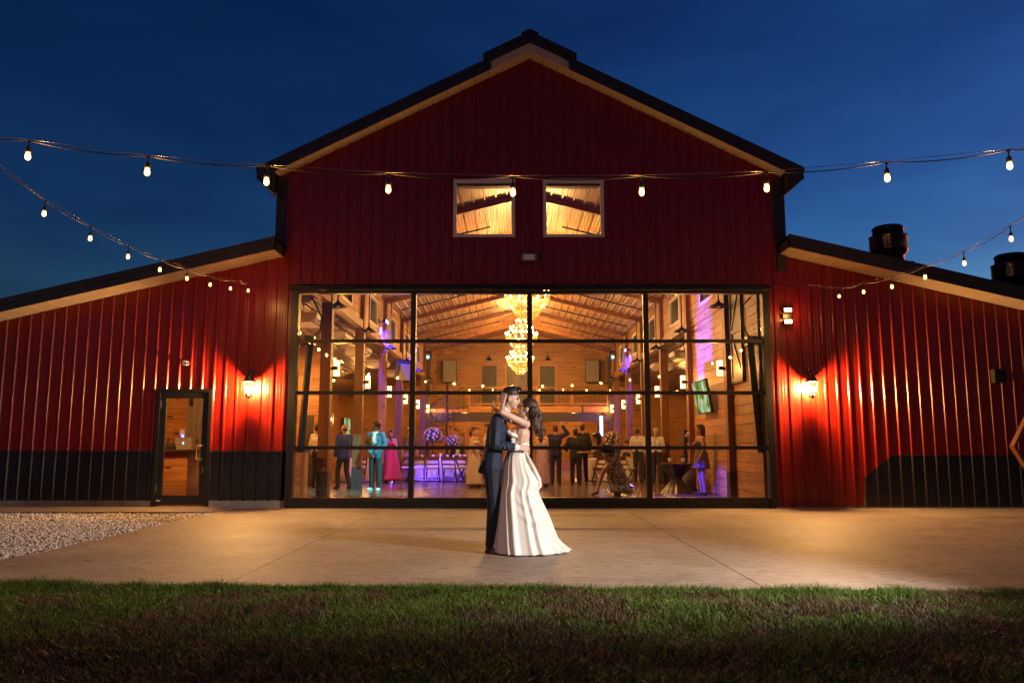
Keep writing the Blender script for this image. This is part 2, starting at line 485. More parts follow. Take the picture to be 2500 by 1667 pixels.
    def build(self, name, mats, parent=None, smooth=False, loc=None):
        return link(name, self.mesh(name, mats, smooth), parent, loc)

def link(name, me, parent=None, loc=None, rz=None):
    o = bpy.data.objects.new(name, me)
    COL.objects.link(o)
    if parent is not None:
        o.parent = parent
    if loc is not None:
        o.location = loc
    if rz is not None:
        o.rotation_euler = (0, 0, rz)
    return o

def tag(o, label=None, cat=None, group=None, kind=None):
    if label: o['label'] = label
    if cat: o['category'] = cat
    if group: o['group'] = group
    if kind: o['kind'] = kind
    return o

def thing(name, label, cat, loc=(0, 0, 0), rz=0, group=None):
    o = bpy.data.objects.new(name, None)
    COL.objects.link(o)
    o.empty_display_size = 0.2
    o.location = loc; o.rotation_euler = (0, 0, rz)
    return tag(o, label, cat, group)

def copy_thing(root, loc, rz=None, label=None):
    r = root.copy(); COL.objects.link(r); r.location = loc
    if rz is not None:
        r.rotation_euler = (0, 0, rz)
    if label:
        r['label'] = label
    for ch in list(root.children):
        c = ch.copy(); COL.objects.link(c); c.parent = r
        for g in list(ch.children):
            d = g.copy(); COL.objects.link(d); d.parent = c
    return r

def point(name, loc, power, col=(1, 0.55, 0.2), r=0.05, parent=None):
    d = bpy.data.lights.new(name, 'POINT'); d.energy = power; d.color = col; d.shadow_soft_size = r
    o = bpy.data.objects.new(name, d); COL.objects.link(o); o.location = loc
    if parent is not None:
        o.parent = parent
    return o

def spot(name, loc, target, power, col, size, blend=0.4, r=0.05, parent=None):
    d = bpy.data.lights.new(name, 'SPOT'); d.energy = power; d.color = col; d.shadow_soft_size = r
    d.spot_size = R(size); d.spot_blend = blend
    o = bpy.data.objects.new(name, d); COL.objects.link(o); o.location = loc
    o.rotation_euler = (Vector(target) - Vector(loc)).to_track_quat('-Z', 'Y').to_euler()
    if parent is not None:
        o.parent = parent
    return o

# ------------------------------------------------------------------ ground, patio, gravel, lawn
CX = 0.36           # middle line of the barn
YW = 15.10          # outer face of the front wall
GL = -5.30          # edge between patio and gravel

tag(MB().box(-900, 900, -300, 1500, -0.6, -0.06).build('ground', MT['ground']), kind='structure')

patio = tag(MB().box(GL, 13.5, 6.95, YW + 0.2, -0.058, -0.052).build('patio', MT['soil']), kind='structure')
def edge_y(x):
    return 6.70 - 0.043 * x
xs = [GL, -2.45, 2.11, 6.7, 13.5]
for i in range(4):
    a, b = xs[i] + (0.006 if i else 0), xs[i + 1] - 0.006
    MB().prism([(a, edge_y(a)), (b, edge_y(b)), (b, YW + 0.02), (a, YW + 0.02)], 'Z', -0.05, 0.0).build('concrete_slab', MT['concrete'], patio)
walk = tag(MB().box(-13, GL - 0.004, 13.93, YW + 0.02, -0.05, 0.03).build('path', MT['concrete']), kind='structure')
tag(MB().box(-30, GL - 0.004, 3.0, 13.926, -0.058, -0.03).build('gravel_bed', MT['gravel_base']), kind='structure')
tag(MB().prism([(-30, 2.0), (30, 2.0), (30, 5.4), (GL + 0.0, edge_y(GL) - 0.01), (GL, edge_y(GL) - 0.01)][:2] + [(30, 5.35), (13.5, edge_y(13.5) - 0.01), (GL, edge_y(GL) - 0.01), (-30, edge_y(GL) - 0.01)], 'Z', -0.057, -0.028).build('lawn', MT['soil']), kind='structure')

def set_cols(me, cols, per):
    """per-face-corner-free colour: one colour per vertex block"""
    at = me.color_attributes.new('col', 'FLOAT_COLOR', 'POINT')
    c = np.repeat(np.concatenate([cols, np.ones((len(cols), 1))], 1), per, axis=0).astype(np.float32)
    at.data.foreach_set('color', c.ravel())

def fast_mesh(name, V, tri):
    me = bpy.data.meshes.new(name)
    nf = len(tri)
    me.vertices.add(len(V)); me.vertices.foreach_set('co', V.astype(np.float32).ravel())
    me.loops.add(nf * 3); me.loops.foreach_set('vertex_index', tri.astype(np.int32).ravel())
    me.polygons.add(nf)
    me.polygons.foreach_set('loop_start', np.arange(0, nf * 3, 3, dtype=np.int32))
    me.polygons.foreach_set('loop_total', np.full(nf, 3, dtype=np.int32))
    me.update(calc_edges=True)
    return me

def vnoise(x, y, s, seed):
    """cheap smooth value noise for patches"""
    r = np.random.default_rng(seed); g = r.random((256, 256))
    u = (x * s) % 255; v = (y * s) % 255
    i = np.floor(u).astype(int); j = np.floor(v).astype(int); fu = u - i; fv = v - j
    fu = fu * fu * (3 - 2 * fu); fv = fv * fv * (3 - 2 * fv)
    return (g[i, j] * (1 - fu) * (1 - fv) + g[i + 1, j] * fu * (1 - fv) + g[i, j + 1] * (1 - fu) * fv + g[i + 1, j + 1] * fu * fv)

def grass():
    n = 300000
    x = rng.uniform(-5.4, 6.2, n); y = rng.uniform(3.1, 6.95, n)
    # densest along the slab edge
    ne = 42000
    xe = rng.uniform(-5.4, 6.4, ne); ye = edge_y(xe) - np.abs(rng.normal(0, 0.13, ne))
    x = np.concatenate([x, xe]); y = np.concatenate([y, ye])
    e = edge_y(x) + (vnoise(x, y * 0, 6, 9) - 0.5) * 0.07 + np.where(x > 2.6, 0.12 * np.clip((x - 2.6) / 1.5, 0, 1), 0)
    k = y < e; x = x[k]; y = y[k]; e = e[k]; n = len(x)
    ed = np.clip(1 - (e - y) / 0.30, 0, 1)
    patch = 0.55 * vnoise(x + 50, y + 50, 1.7, 1) + 0.45 * vnoise(x + 50, y + 50, 5.5, 2)
    green = np.clip((patch - 0.35) * 4 + ed * 1.3, 0, 1)
    tall = vnoise(x + 20, y + 20, 3.2, 4)
    h = (0.022 + 0.040 * tall + 0.04 * ed * rng.random(n)) * rng.uniform(0.55, 1.35, n)
    an = rng.uniform(0, 2 * np.pi, n); w = rng.uniform(0.0016, 0.0036, n)
    lean = rng.uniform(0.2, 1.5, n) * h; la = rng.uniform(0, 2 * np.pi, n)
    dx = np.cos(an) * w; dy = np.sin(an) * w; lx = np.cos(la) * lean; ly = np.sin(la) * lean
    zb = np.full(n, -0.03)
    V = np.zeros((n, 5, 3))
    V[:, 0] = np.stack([x - dx, y - dy, zb], 1); V[:, 1] = np.stack([x + dx, y + dy, zb], 1)
    V[:, 2] = np.stack([x - dx * 0.8 + lx * 0.35, y - dy * 0.8 + ly * 0.35, zb + h * 0.62], 1)
    V[:, 3] = np.stack([x + dx * 0.8 + lx * 0.35, y + dy * 0.8 + ly * 0.35, zb + h * 0.62], 1)
    V[:, 4] = np.stack([x + lx, y + ly, zb + h], 1)
    t = np.array([[0, 1, 3], [0, 3, 2], [2, 3, 4]])
    T = (np.arange(n)[:, None, None] * 5 + t[None]).reshape(-1, 3)
    me = fast_mesh('grass', V.reshape(-1, 3), T)
    g0 = np.array([0.085, 0.145, 0.012]); b0 = np.array([0.105, 0.068, 0.030])
    mixv = np.clip(green + rng.normal(0, 0.22, n), 0, 1)[:, None]
    c = (b0 * (1 - mixv) + g0 * mixv) * rng.uniform(0.55, 1.5, (n, 1))
    set_cols(me, c, 5)
    me.materials.append(MT['grass'])
    tag(link('grass', me), 'short patchy green and brown lawn grass before the patio', 'grass', kind='stuff')
grass()

def gravel():
    n = 26000
    x = rng.uniform(-9.6, GL + 0.10, n); y = rng.uniform(7.6, 13.97, n)
    k = (x < GL + 0.02 + 0.12 * (vnoise(y, y * 0, 3, 3) - 0.3)) & (x > -0.72 * y - 0.3)
    x = x[k]; y = y[k]; n = len(x)
    s = rng.uniform(0.010, 0.026, n)
    o = np.array([[1, 0, 0], [-1, 0, 0], [0, 1, 0], [0, -1, 0], [0, 0, 0.7], [0, 0, -0.7]])
    tr = np.array([[0, 2, 4], [2, 1, 4], [1, 3, 4], [3, 0, 4], [2, 0, 5], [1, 2, 5], [3, 1, 5], [0, 3, 5]])
    a = rng.uniform(0, 6.28, n); ca, sa = np.cos(a), np.sin(a)
    P = o[None] * (s[:, None, None] * rng.uniform(0.6, 1.3, (n, 6, 1)))
    V = np.stack([P[..., 0] * ca[:, None] - P[..., 1] * sa[:, None] + x[:, None], P[..., 0] * sa[:, None] + P[..., 1] * ca[:, None] + y[:, None],
                  P[..., 2] - 0.018 + (rng.random(n) * 0.02)[:, None]], -1)
    T = (np.arange(n)[:, None, None] * 6 + tr[None]).reshape(-1, 3)
    me = fast_mesh('gravel', V.reshape(-1, 3), T)
    c = np.array([0.60, 0.54, 0.49]) * rng.uniform(0.5, 1.3, (n, 1))
    set_cols(me, c, 6); me.materials.append(MT['stone'])
    tag(link('gravel', me), 'pale crushed limestone gravel beside the patio', 'gravel', kind='stuff')
gravel()

# ------------------------------------------------------------------ the barn
barn = thing('barn', 'red metal barn hall with a wide glass front door and low side wings', 'barn', (CX, YW, 0))
BO = Vector((-CX, -YW, 0))
def bpart(mb, name, mat, parent=None, smooth=False):
    """a part of the barn, modelled in world coordinates"""
    o = mb.build(name, mat, parent or barn, smooth)
    if parent is None:
        o.location = BO
    return o

AP, SL = 9.06, 0.5          # gable apex and slope of the hall roof
WX0, WX1 = -4.70, 5.42      # hall side walls
def gab(x):
    return AP - SL * abs(x - CX)
def wing_l(x):
    return 4.93 + 0.235 * (x + 4.60)
def wing_r(x):
    return 4.96 - 0.235 * (x - 5.35)
DX0, DX1, DZ1 = -4.31, 5.03, 4.32     # opening of the wide door
WDX0, WDX1, WDZ = -6.86, -5.80, 2.27  # walk door opening
WIN = [(-1.175, 0.061, 5.29, 6.49), (0.623, 1.84, 5.29, 6.49)]
holes = [(DX0, DX1, -1, DZ1), (WDX0, WDX1, -1, WDZ)] + WIN

PROF = [(0, 0), (0.0165, 0.022), (0.0425, 0.022), (0.059, 0), (0.108, 0), (0.115, 0.002), (0.122, 0), (0.165, 0), (0.172, 0.002), (0.179, 0)]
MOD = 0.2286
def siding(x0, x1, zb, zt, mat, name='siding_panel', extra=0.0):
    pts = []
    k0 = math.floor((x0 + 20) / MOD) - 1
    k = k0
    while True:
        bx = -20 + k * MOD
        if bx > x1:
            break
        for (s, h) in PROF:
            pts.append((bx + s, h))
        k += 1
    # clip to the range
    def hat(x):
        for i in range(len(pts) - 1):
            if pts[i][0] <= x <= pts[i + 1][0]:
                t = (x - pts[i][0]) / max(1e-9, pts[i + 1][0] - pts[i][0])
                return pts[i][1] * (1 - t) + pts[i + 1][1] * t
        return 0
    cuts = [x0, x1] + [c for h in holes for c in h[:2] if x0 < c < x1]
    P = sorted(set([round(p[0], 5) for p in pts if x0 < p[0] < x1] + cuts))
    mb = MB(); y = YW - extra
    for i in range(len(P) - 1):
        a, b = P[i], P[i + 1]
        m = (a + b) / 2
        ha, hb = hat(a), hat(b)
        ivs = [(None, None)]
        segs = [[(zb(a), zb(b)), (zt(a), zt(b))]]
        if zt(m) - zb(m) < 0.01:
            continue
        for (hx0, hx1, hz0, hz1) in holes:
            if hx0 < m < hx1:
                ns = []
                for lo, hi in segs:
                    if hz1 <= min(lo) or hz0 >= max(hi):
                        ns.append([lo, hi]); continue
                    if hz0 > max(lo):
                        ns.append([lo, (hz0, hz0)])
                    if hz1 < min(hi):
                        ns.append([(hz1, hz1), hi])
                segs = ns
        for lo, hi in segs:
            mb._add([(a, y - ha, lo[0]), (b, y - hb, lo[1]), (b, y - hb, hi[1]), (a, y - ha, hi[0])], [(0, 1, 2, 3)])
    if mb.v:
        bpart(mb, name, mat)

PW = MOD * 4
def panel_run(x0, x1, zb, zt, mat, name='siding_panel', extra=0.0):
    k = math.floor((x0 + 20) / PW)
    while -20 + k * PW < x1:
        a = max(x0, -20 + k * PW); b = min(x1, -20 + (k + 1) * PW)
        if b - a > 0.02:
            siding(a, b, zb, zt, mat, name, extra)
        k += 1
BASE_L, BASE_R, WAI = 0.135, 0.03, 1.075
def wai_r(x):       # the dark skirt on the right wing starts with a slanted cut
    if x < 6.74: return BASE_R
    if x < 7.30: return 0.58 + (x - 6.74) * 0.75
    return 1.0
panel_run(-13, WX0, lambda x: WAI, lambda x: wing_l(x) + 0.04, MT['red'])
panel_run(WX0, WX1, lambda x: WAI if x < -4.4 else BASE_R, lambda x: gab(x) + 0.02, MT['red'])
panel_run(WX1, 13.7, wai_r, lambda x: wing_r(x) + 0.04, MT['red'])
panel_run(-13, DX0, lambda x: BASE_L, lambda x: WAI - 0.004, MT['dark_siding'], 'skirt_panel')
panel_run(6.74, 13.7, lambda x: BASE_R, lambda x: wai_r(x) - 0.002, MT['dark_siding'], 'skirt_panel')
bpart(MB().box(WDX1 + 0.06, DX0 - 0.11, YW - 0.034, YW - 0.004, WAI - 0.012, WAI + 0.006), 'drip_trim', MT['bronze'])
bpart(MB().box(-13, WDX0 - 0.06, YW - 0.034, YW - 0.004, WAI - 0.012, WAI + 0.006), 'drip_trim', MT['bronze'])
bpart(MB().box(-13, WDX0 - 0.02, YW - 0.004, YW + 0.16, -0.05, BASE_L + 0.01), 'foundation', MT['found'])
bpart(MB().box(WDX1 + 0.02, DX0 - 0.02, YW - 0.004, YW + 0.16, -0.05, BASE_L + 0.01), 'foundation', MT['found'])
bpart(MB().box(DX1 + 0.02, 13.7, YW + 0.006, YW + 0.16, -0.05, BASE_R + 0.01), 'foundation', MT['found'])

# roof of the hall: two thick slopes, fascia boards, soffits, raised ridge monitor
GO = 0.34; YF = YW - GO; YB = 40.6
EX = 5.36                    # half width to the eave tip
def slope_slab(mb, s, u0, u1, off, th, y0, y1, base=AP):
    a = CX + s * u0; b = CX + s * u1
    mb.prism([(a, base - SL * u0 + off), (b, base - SL * u1 + off), (b, base - SL * u1 + off + th), (a, base - SL * u0 + off + th)], 'Y', y0, y1)
mb = MB()
for s in (-1, 1):
    slope_slab(mb, s, 0.0, EX, 0.14, 0.06, YF + 0.02, YB)
roof = bpart(mb, 'roof', MT['bronze'])
for s in (-1, 1):
    m = MB(); slope_slab(m, s, 0.80, EX + 0.02, -0.015, 0.155, YF - 0.03, YF)
    m.build('fascia', MT['bronze'], roof)
    m = MB(); slope_slab(m, s, 0.86, EX + 0.03, 0.145, 0.085, YF - 0.055, YF + 0.03)
    m.build('rake_trim', MT['bronze'], roof)
    m = MB(); slope_slab(m, s, 0.0, 0.80, 0.165, 0.13, YF - 0.03, YF)
    m.build('monitor_fascia', MT['bronze'], roof)
    m = MB(); slope_slab(m, s, 0.0, 0.94, 0.30, 0.085, YF - 0.06, YB)
    m.build('monitor_roof', MT['bronze'], roof)
    m = MB(); m.prism([(CX + s * 0.78, AP - 0.39 - 0.02), (CX + s * 0.93, AP - 0.465 - 0.02), (CX + s * 0.93, AP - 0.465 + 0.30), (CX + s * 0.78, AP - 0.39 + 0.30)], 'Y', YF - 0.045, YF - 0.031)
    m.build('monitor_end', MT['bronze'], roof)
    m = MB(); slope_slab(m, s, 0.0, 0.82, -0.01, 0.18, YF + 0.002, YF + 0.02)
    m.build('monitor_face', MT['soffit'], roof)
    # eave return under the tip
    m = MB(); xo = CX + s * EX; xi = CX + s * 5.07
    zo = AP - SL * EX; zi = AP - SL * 5.07
    m.prism([(xo, zo - 0.02), (xo, zo + 0.18), (xi, zi + 0.14), (xi, zo - 0.26)], 'Y', YF - 0.005, YF + 0.25)
    m.build('eave_return', MT['bronze'], roof)
    m = MB(); m.prism([(xo - s * 0.01, zo - 0.03), (xi, zo - 0.275), (xi, zo - 0.26), (xo, zo - 0.015)], 'Y', YF + 0.01, YB)
    m.build('eave_soffit', MT['soffit'], roof)
    # soffit panels of the rake
    n = 18
    for i in range(n):
        u0 = 0.0 + (5.05) * i / n; u1 = 5.05 * (i + 1) / n - 0.008
        m = MB(); slope_slab(m, s, u0, u1, -0.004, 0.012, YF + 0.022 if u0 < 0.84 else YF + 0.001, YW + 0.03)
        m.build('soffit_panel', MT['soffit'], roof)
m = MB(); m.prism([(CX - 0.17, AP + 0.315), (CX, AP + 0.40), (CX + 0.17, AP + 0.315), (CX + 0.17, AP + 0.345), (CX, AP + 0.43), (CX - 0.17, AP + 0.345)], 'Y', YF - 0.075, YB)
m.build('ridge_cap', MT['bronze'], roof)

# hall side walls above the wings, corner trims, back wall
for s, x in ((-1, WX0), (1, WX1)):
    bpart(MB().box(min(x, x - s * 0.04), max(x, x - s * 0.04), YW + 0.01, YB - 0.3, 4.75, 6.56), 'upper_side_wall', MT['red'])
bpart(MB().box(WX0 - 0.012, WX0 + 0.175, YW - 0.045, YW + 0.12, 5.00, 6.50), 'corner_trim', MT['bronze'])
bpart(MB().box(WX1 - 0.17, WX1 + 0.03, YW - 0.045, YW + 0.12, 4.60, 6.50), 'corner_trim', MT['bronze'])
bpart(MB().prism([(-13, 0), (13.7, 0), (13.7, 3.0), (5.4, 4.9), (CX, 9.2), (-4.7, 4.9), (-13, 2.9)], 'Y', 40.32, 40.45), 'rear_wall', MT['red'])

# wing roofs
WO = 0.62; YG = YW - WO
for s, xi, xo, z0 in ((-1, -4.52, -13.4, 5.12), (1, 5.28, 14.1, 5.165)):
    def zl(x): return z0 - 0.236 * abs(x - xi)
    m = MB()
    m.prism([(xi, zl(xi) - 0.06), (xo, zl(xo) - 0.06), (xo, zl(xo)), (xi, zl(xi))], 'Y', YG + 0.01, YW - 0.05)
    xw = WX0 if s < 0 else WX1
    m.prism([(xw, zl(xw) - 0.06), (xo, zl(xo) - 0.06), (xo, zl(xo)), (xw, zl(xw))], 'Y', YW - 0.05, YB - 0.1)
    wr = bpart(m, 'wing_roof', MT['bronze'])
    m = MB(); m.prism([(xi - s * 0.0, zl(xi) - 0.235), (xo, zl(xo) - 0.235), (xo, zl(xo) - 0.10), (xi, zl(xi) - 0.10)], 'Y', YG - 0.025, YG + 0.005)
    m.build('fascia', MT['bronze'], wr)
    m = MB(); m.prism([(xi, zl(xi) - 0.10), (xo, zl(xo) - 0.10), (xo, zl(xo) + 0.012), (xi, zl(xi) + 0.012)], 'Y', YG - 0.055, YG + 0.005)
    m.build('eave_trim', MT['bronze'], wr)
    # end cap beside the hall
    m = MB(); m.prism([(YG - 0.025, zl(xi) - 0.235), (YG - 0.025, zl(xi) - 0.01), (YW - 0.05, zl(xi) - 0.01), (YW - 0.05, zl(xi) - 0.235)], 'X', min(xi, xi + s * 0.02), max(xi, xi + s * 0.02))
    m.build('end_cap', MT['bronze'], wr)
    n = 27
    for i in range(n):
        a = xi + s * 0.02 + (xo - xi) * i / n; b = xi + s * 0.02 + (xo - xi) * (i + 1) / n - s * 0.012
        m = MB(); m.prism([(a, zl(a) - 0.226), (b, zl(b) - 0.226), (b, zl(b) - 0.214), (a, zl(a) - 0.214)], 'Y', YG + 0.006, YW + 0.02)
        m.build('soffit_panel', MT['soffit'], wr)
    bpart(MB().box(min(xo, xo - s * 0.05) - s * 0.4, max(xo, xo - s * 0.05) - s * 0.4, YW, YB - 0.2, 0, zl(xo)), 'wing_end_wall', MT['red'])

# gable windows
for (a, b, c, d) in WIN:
    w = bpart(MB().box(a, b, YW - 0.035, YW + 0.06, d - 0.085, d).box(a, b, YW - 0.035, YW + 0.06, c, c + 0.055)
              .box(a, a + 0.065, YW - 0.033, YW + 0.06, c + 0.055, d - 0.085).box(b - 0.065, b, YW - 0.033, YW + 0.06, c + 0.055, d - 0.085), 'window_frame', MT['white_frame'])
    MB().box(a + 0.06, b - 0.06, YW + 0.015, YW + 0.021, c + 0.05, d - 0.08).build('pane', MT['glass'], w)
    MB().box(a + 0.066, b - 0.066, YW + 0.03, YW + 0.2, d - 0.135, d - 0.086).build('window_head', MT['post'], w)

# the wide framed glass door
gd_ = MB().box(DX0, -4.17, YW - 0.12, YW + 0.05, 0.02, DZ1 - 0.13).box(4.90, DX1, YW - 0.12, YW + 0.05, 0.02, DZ1 - 0.13)
gd_.box(DX0 + 0.02, DX1 - 0.02, YW - 0.10, YW + 0.05, 0.11, 0.20)
gd_.box(-4.17, 4.90, YW - 0.10, YW + 0.05, 4.135, DZ1 - 0.13)
door = bpart(gd_, 'glass_door', MT['black'])
bpart(MB().box(DX0 + 0.01, DX1 - 0.01, YW - 0.06, YW + 0.08, 0.004, 0.106), 'door_sill', MT['black'])
# rolled weather flap above the door
pts = []
m = MB()
rr = random.Random(3)
N = 60
for r0, yy, zz in ((0.052, -0.10, 4.262), (0.035, -0.13, 4.215)):
    m.tube([(DX0 - 0.03 + (DX1 - DX0 + 0.06) * i / N, YW + yy + rr.uniform(-.006, .006), zz + rr.uniform(-.008, .008)) for i in range(N + 1)], [r0 * rr.uniform(0.85, 1.12) for _ in range(N + 1)], 8)
bpart(m, 'weather_flap', MT['rubber'], None, True)
mx = [-1.927, 0.345, 2.619]; mz = [1.137, 2.19, 3.198]
for x in mx:
    MB().box(x - 0.05, x + 0.05, YW - 0.07, YW + 0.03, 0.20, 4.135).build('mullion', MT['black'], door)
for z in mz:
    xx = [-4.17] + mx + [4.90]
    for i in range(4):
        a = xx[i] + (0.05 if i else 0); b = xx[i + 1] - (0.05 if i < 3 else 0)
        MB().box(a, b, YW - 0.062, YW + 0.02, z - 0.034, z + 0.034).build('glazing_bar', MT['black'], door)
xx = [-4.17] + mx + [4.90]; zz = [0.20] + mz + [4.135]
for i in range(4):
    for j in range(4):
        MB().box(xx[i] + 0.03, xx[i + 1] - 0.03, YW - 0.023, YW - 0.015, zz[j] + 0.01, zz[j + 1] - 0.01).build('pane', MT['glass'], door)
# lift rams and hoses inside the door
for s, x in ((-1, -4.03), (1, 4.76)):
    MB().bar((x + s * 0.0, YW + 0.30, 3.22), (x + s * 0.10, YW + 0.22, 1.05), 0.10, 0.10).box(x - 0.09, x + 0.09, YW + 0.2, YW + 0.4, 3.16, 3.34).build('lift_ram', MT['black'], door)
    hp = [(x + s * 0.02, YW + 0.22, 4.12), (x - s * 0.12, YW + 0.24, 3.98), (x - s * 0.17, YW + 0.26, 3.7), (x - s * 0.10, YW + 0.28, 3.45), (x, YW + 0.3, 3.3)]
    if s < 0:
        hp = [(x + 0.02, YW + 0.22, 4.12), (x + 0.10, YW + 0.24, 3.98), (x + 0.22, YW + 0.26, 3.72), (x + 0.2, YW + 0.28, 3.45), (x + 0.05, YW + 0.3, 3.32)]
    MB().tube(hp, 0.016, 6).build('hydraulic_hose', MT['rubber'], door, True)

# walk door
wd = bpart(MB().box(WDX0, WDX0 + 0.06, YW - 0.05, YW + 0.1, 0.03, WDZ).box(WDX1 - 0.06, WDX1, YW - 0.05, YW + 0.1, 0.03, WDZ).box(WDX0 + 0.06, WDX1 - 0.06, YW - 0.05, YW + 0.1, WDZ - 0.06, WDZ), 'walk_door_frame', MT['black'])
a, b = WDX0 + 0.065, WDX1 - 0.065
MB().box(a, a + 0.11, YW - 0.02, YW + 0.03, 0.06, WDZ - 0.065).box(b - 0.11, b, YW - 0.02, YW + 0.03, 0.06, WDZ - 0.065).box(a + 0.11, b - 0.11, YW - 0.02, YW + 0.03, 0.06, 0.24).box(a + 0.11, b - 0.11, YW - 0.02, YW + 0.03, WDZ - 0.185, WDZ - 0.065).build('door_leaf', MT['black'], wd)
MB().box(a + 0.1, b - 0.1, YW + 0.002, YW + 0.009, 0.23, WDZ - 0.18).build('pane', MT['glass'], wd)
MB().tube([(b - 0.05, YW - 0.02, 1.18), (b - 0.17, YW - 0.07, 1.18), (b - 0.17, YW - 0.07, 0.93), (b - 0.05, YW - 0.02, 0.91)], 0.011, 8).build('pull_handle', MT['brass'], wd, True)
MB().box(b - 0.07, b - 0.035, YW - 0.03, YW - 0.02, 0.66, 0.79).build('lock_plate', MT['brass'], wd)
MB().box(WDX0 + 0.062, WDX0 + 0.085, YW - 0.045, YW - 0.02, 1.9, 2.04).build('hinge', MT['steel'], wd)
MB().box(WDX0 + 0.062, WDX0 + 0.085, YW - 0.045, YW - 0.02, 0.30, 0.44).build('hinge', MT['steel'], wd)
MB().box(a + 0.02, a + 0.10, YW - 0.024, YW - 0.02, 0.13, 0.152).build('maker_label', MT['white_plastic'], wd)

# ------------------------------------------------------------------ inside of the barn
YI = YW + 0.18
tag(MB().box(-12.6, 13.3, YI - 0.1, 40.2, -0.05, 0.012).build('hall_floor', MT['hall_floor']), kind='structure')
NL, NR = -4.13, 4.85        # column lines
HB, EV, RG = 4.36, 5.84, 6.95   # header underside, eave, ridge of the lined ceiling
CSL = (RG - EV) / (NR - CX)
COLY = [17.25 + 3.77 * k for k in range(6)]
def ceil_z(x):
    return RG - CSL * abs(x - CX)

# posts
for x in (NL, NR):
    s = 1 if x < 0 else -1
    for y in COLY:
        p = bpart(MB().box(x - 0.115, x + 0.115, y - 0.115, y + 0.115, 0.012, ceil_z(x) + 0.02), 'post', MT['post'])
        MB().box(x - 0.125, x + 0.125, y - 0.125, y + 0.125, 0.012, 0.62).build('post_wrap', MT['loft_steel'], p)
# rafters under the ceiling, one pair per bay
for y in COLY + [39.0]:
    for s in (-1, 1):
        xe = NL if s < 0 else NR
        bpart(MB().prism([(CX, RG - 0.15), (xe, EV - 0.15), (xe, EV - 0.004), (CX, RG - 0.004)], 'Y', y - 0.04, y + 0.04), 'rafter', MT['beam'])
# ribbed liner sheets of the ceiling, each sheet a piece
def liner(x0, x1, zf, y0, y1, mat, name):
    m = MB(); n = 4; w = (x1 - x0) / n
    prof = []
    for k in range(n):
        bx = x0 + k * w
        for (t, h) in ((0, 0), (0.06, 0.035), (0.17, 0.035), (0.23, 0), (0.47, 0), (0.50, 0.010), (0.54, 0), (0.72, 0), (0.75, 0.010), (0.79, 0)):
            prof.append((bx + t * w, h))
    prof.append((x1, 0))
    vs = []; fs = []
    for (x, h) in prof:
        vs.append((x, y0, zf(x) - h)); vs.append((x, y1, zf(x) - h))
    for i in range(len(prof) - 1):
        fs.append((2 * i, 2 * i + 2, 2 * i + 3, 2 * i + 1))
    m._add(vs, fs)
    return bpart(m, name, mat)
e0 = WX0 + 0.05
for s in (-1, 1):
    xe = WX0 + 0.045 if s < 0 else WX1 - 0.045
    for k in range(5):
        a = CX + (xe - CX) * k / 5; b = CX + (xe - CX) * (k + 1) / 5
        liner(min(a, b), max(a, b), ceil_z, YI, 40.1, MT['liner'], 'ceiling_sheet')
# aisle ceilings
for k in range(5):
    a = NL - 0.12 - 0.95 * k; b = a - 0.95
    liner(b, a, lambda x: 4.72 + 0.24 * (x - NL), YI, 40.1, MT['liner_shaded'], 'aisle_ceiling_sheet')
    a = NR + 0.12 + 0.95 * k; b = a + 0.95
    liner(a, b, lambda x: 4.72 - 0.24 * (x - NR), YI, 40.1, MT['liner_shaded'], 'aisle_ceiling_sheet')

def plank_rows(parent, axis, pos, s0, s1, z0, z1, thick, mat, gaps=(), row=0.19, seg=2.6, clip=None, seed=1, name='plank', join=False):
    """courses of boards on a wall lying in plane axis = pos; every board is a piece"""
    r = random.Random(seed); J = MB()
    z = z0
    while z < z1 - 0.02:
        zt = min(z + row - 0.012, z1)
        a0, a1 = s0, s1
        if clip:
            a0, a1 = clip(z + row, s0, s1)
            if a1 - a0 < 0.1:
                break
        xs_ = [a0]; x = a0 + r.uniform(0.4, seg)
        while x < a1 - 0.35:
            xs_.append(x); x += r.uniform(seg * 0.6, seg * 1.3)
        xs_.append(a1)
        for i in range(len(xs_) - 1):
            parts = [(xs_[i], xs_[i + 1] - (0.010 if i < len(xs_) - 2 else 0))]
            for (g0, g1, gz0, gz1) in gaps:
                if gz1 <= z + 0.01 or gz0 >= zt - 0.01:
                    continue
                np_ = []
                for (u, v) in parts:
                    if g1 <= u or g0 >= v:
                        np_.append((u, v)); continue
                    if g0 > u: np_.append((u, g0))
                    if g1 < v: np_.append((g1, v))
                parts = np_
            for (u, v) in parts:
                if v - u < 0.03: continue
                d = r.uniform(0, 0.004)
                m = J if join else MB()
                if axis == 'X':
                    lo, hi = sorted((pos, pos + thick + (d if thick > 0 else -d)))
                    m.box(lo, hi, u, v, z, zt)
                else:
                    lo, hi = sorted((pos, pos + thick + (d if thick > 0 else -d)))
                    m.box(u, v, lo, hi, z, zt)
                if not join:
                    m.build(name, mat, parent)
        z += row
    if join:
        o = J.build(name, mat, parent); o['kind'] = 'stuff'

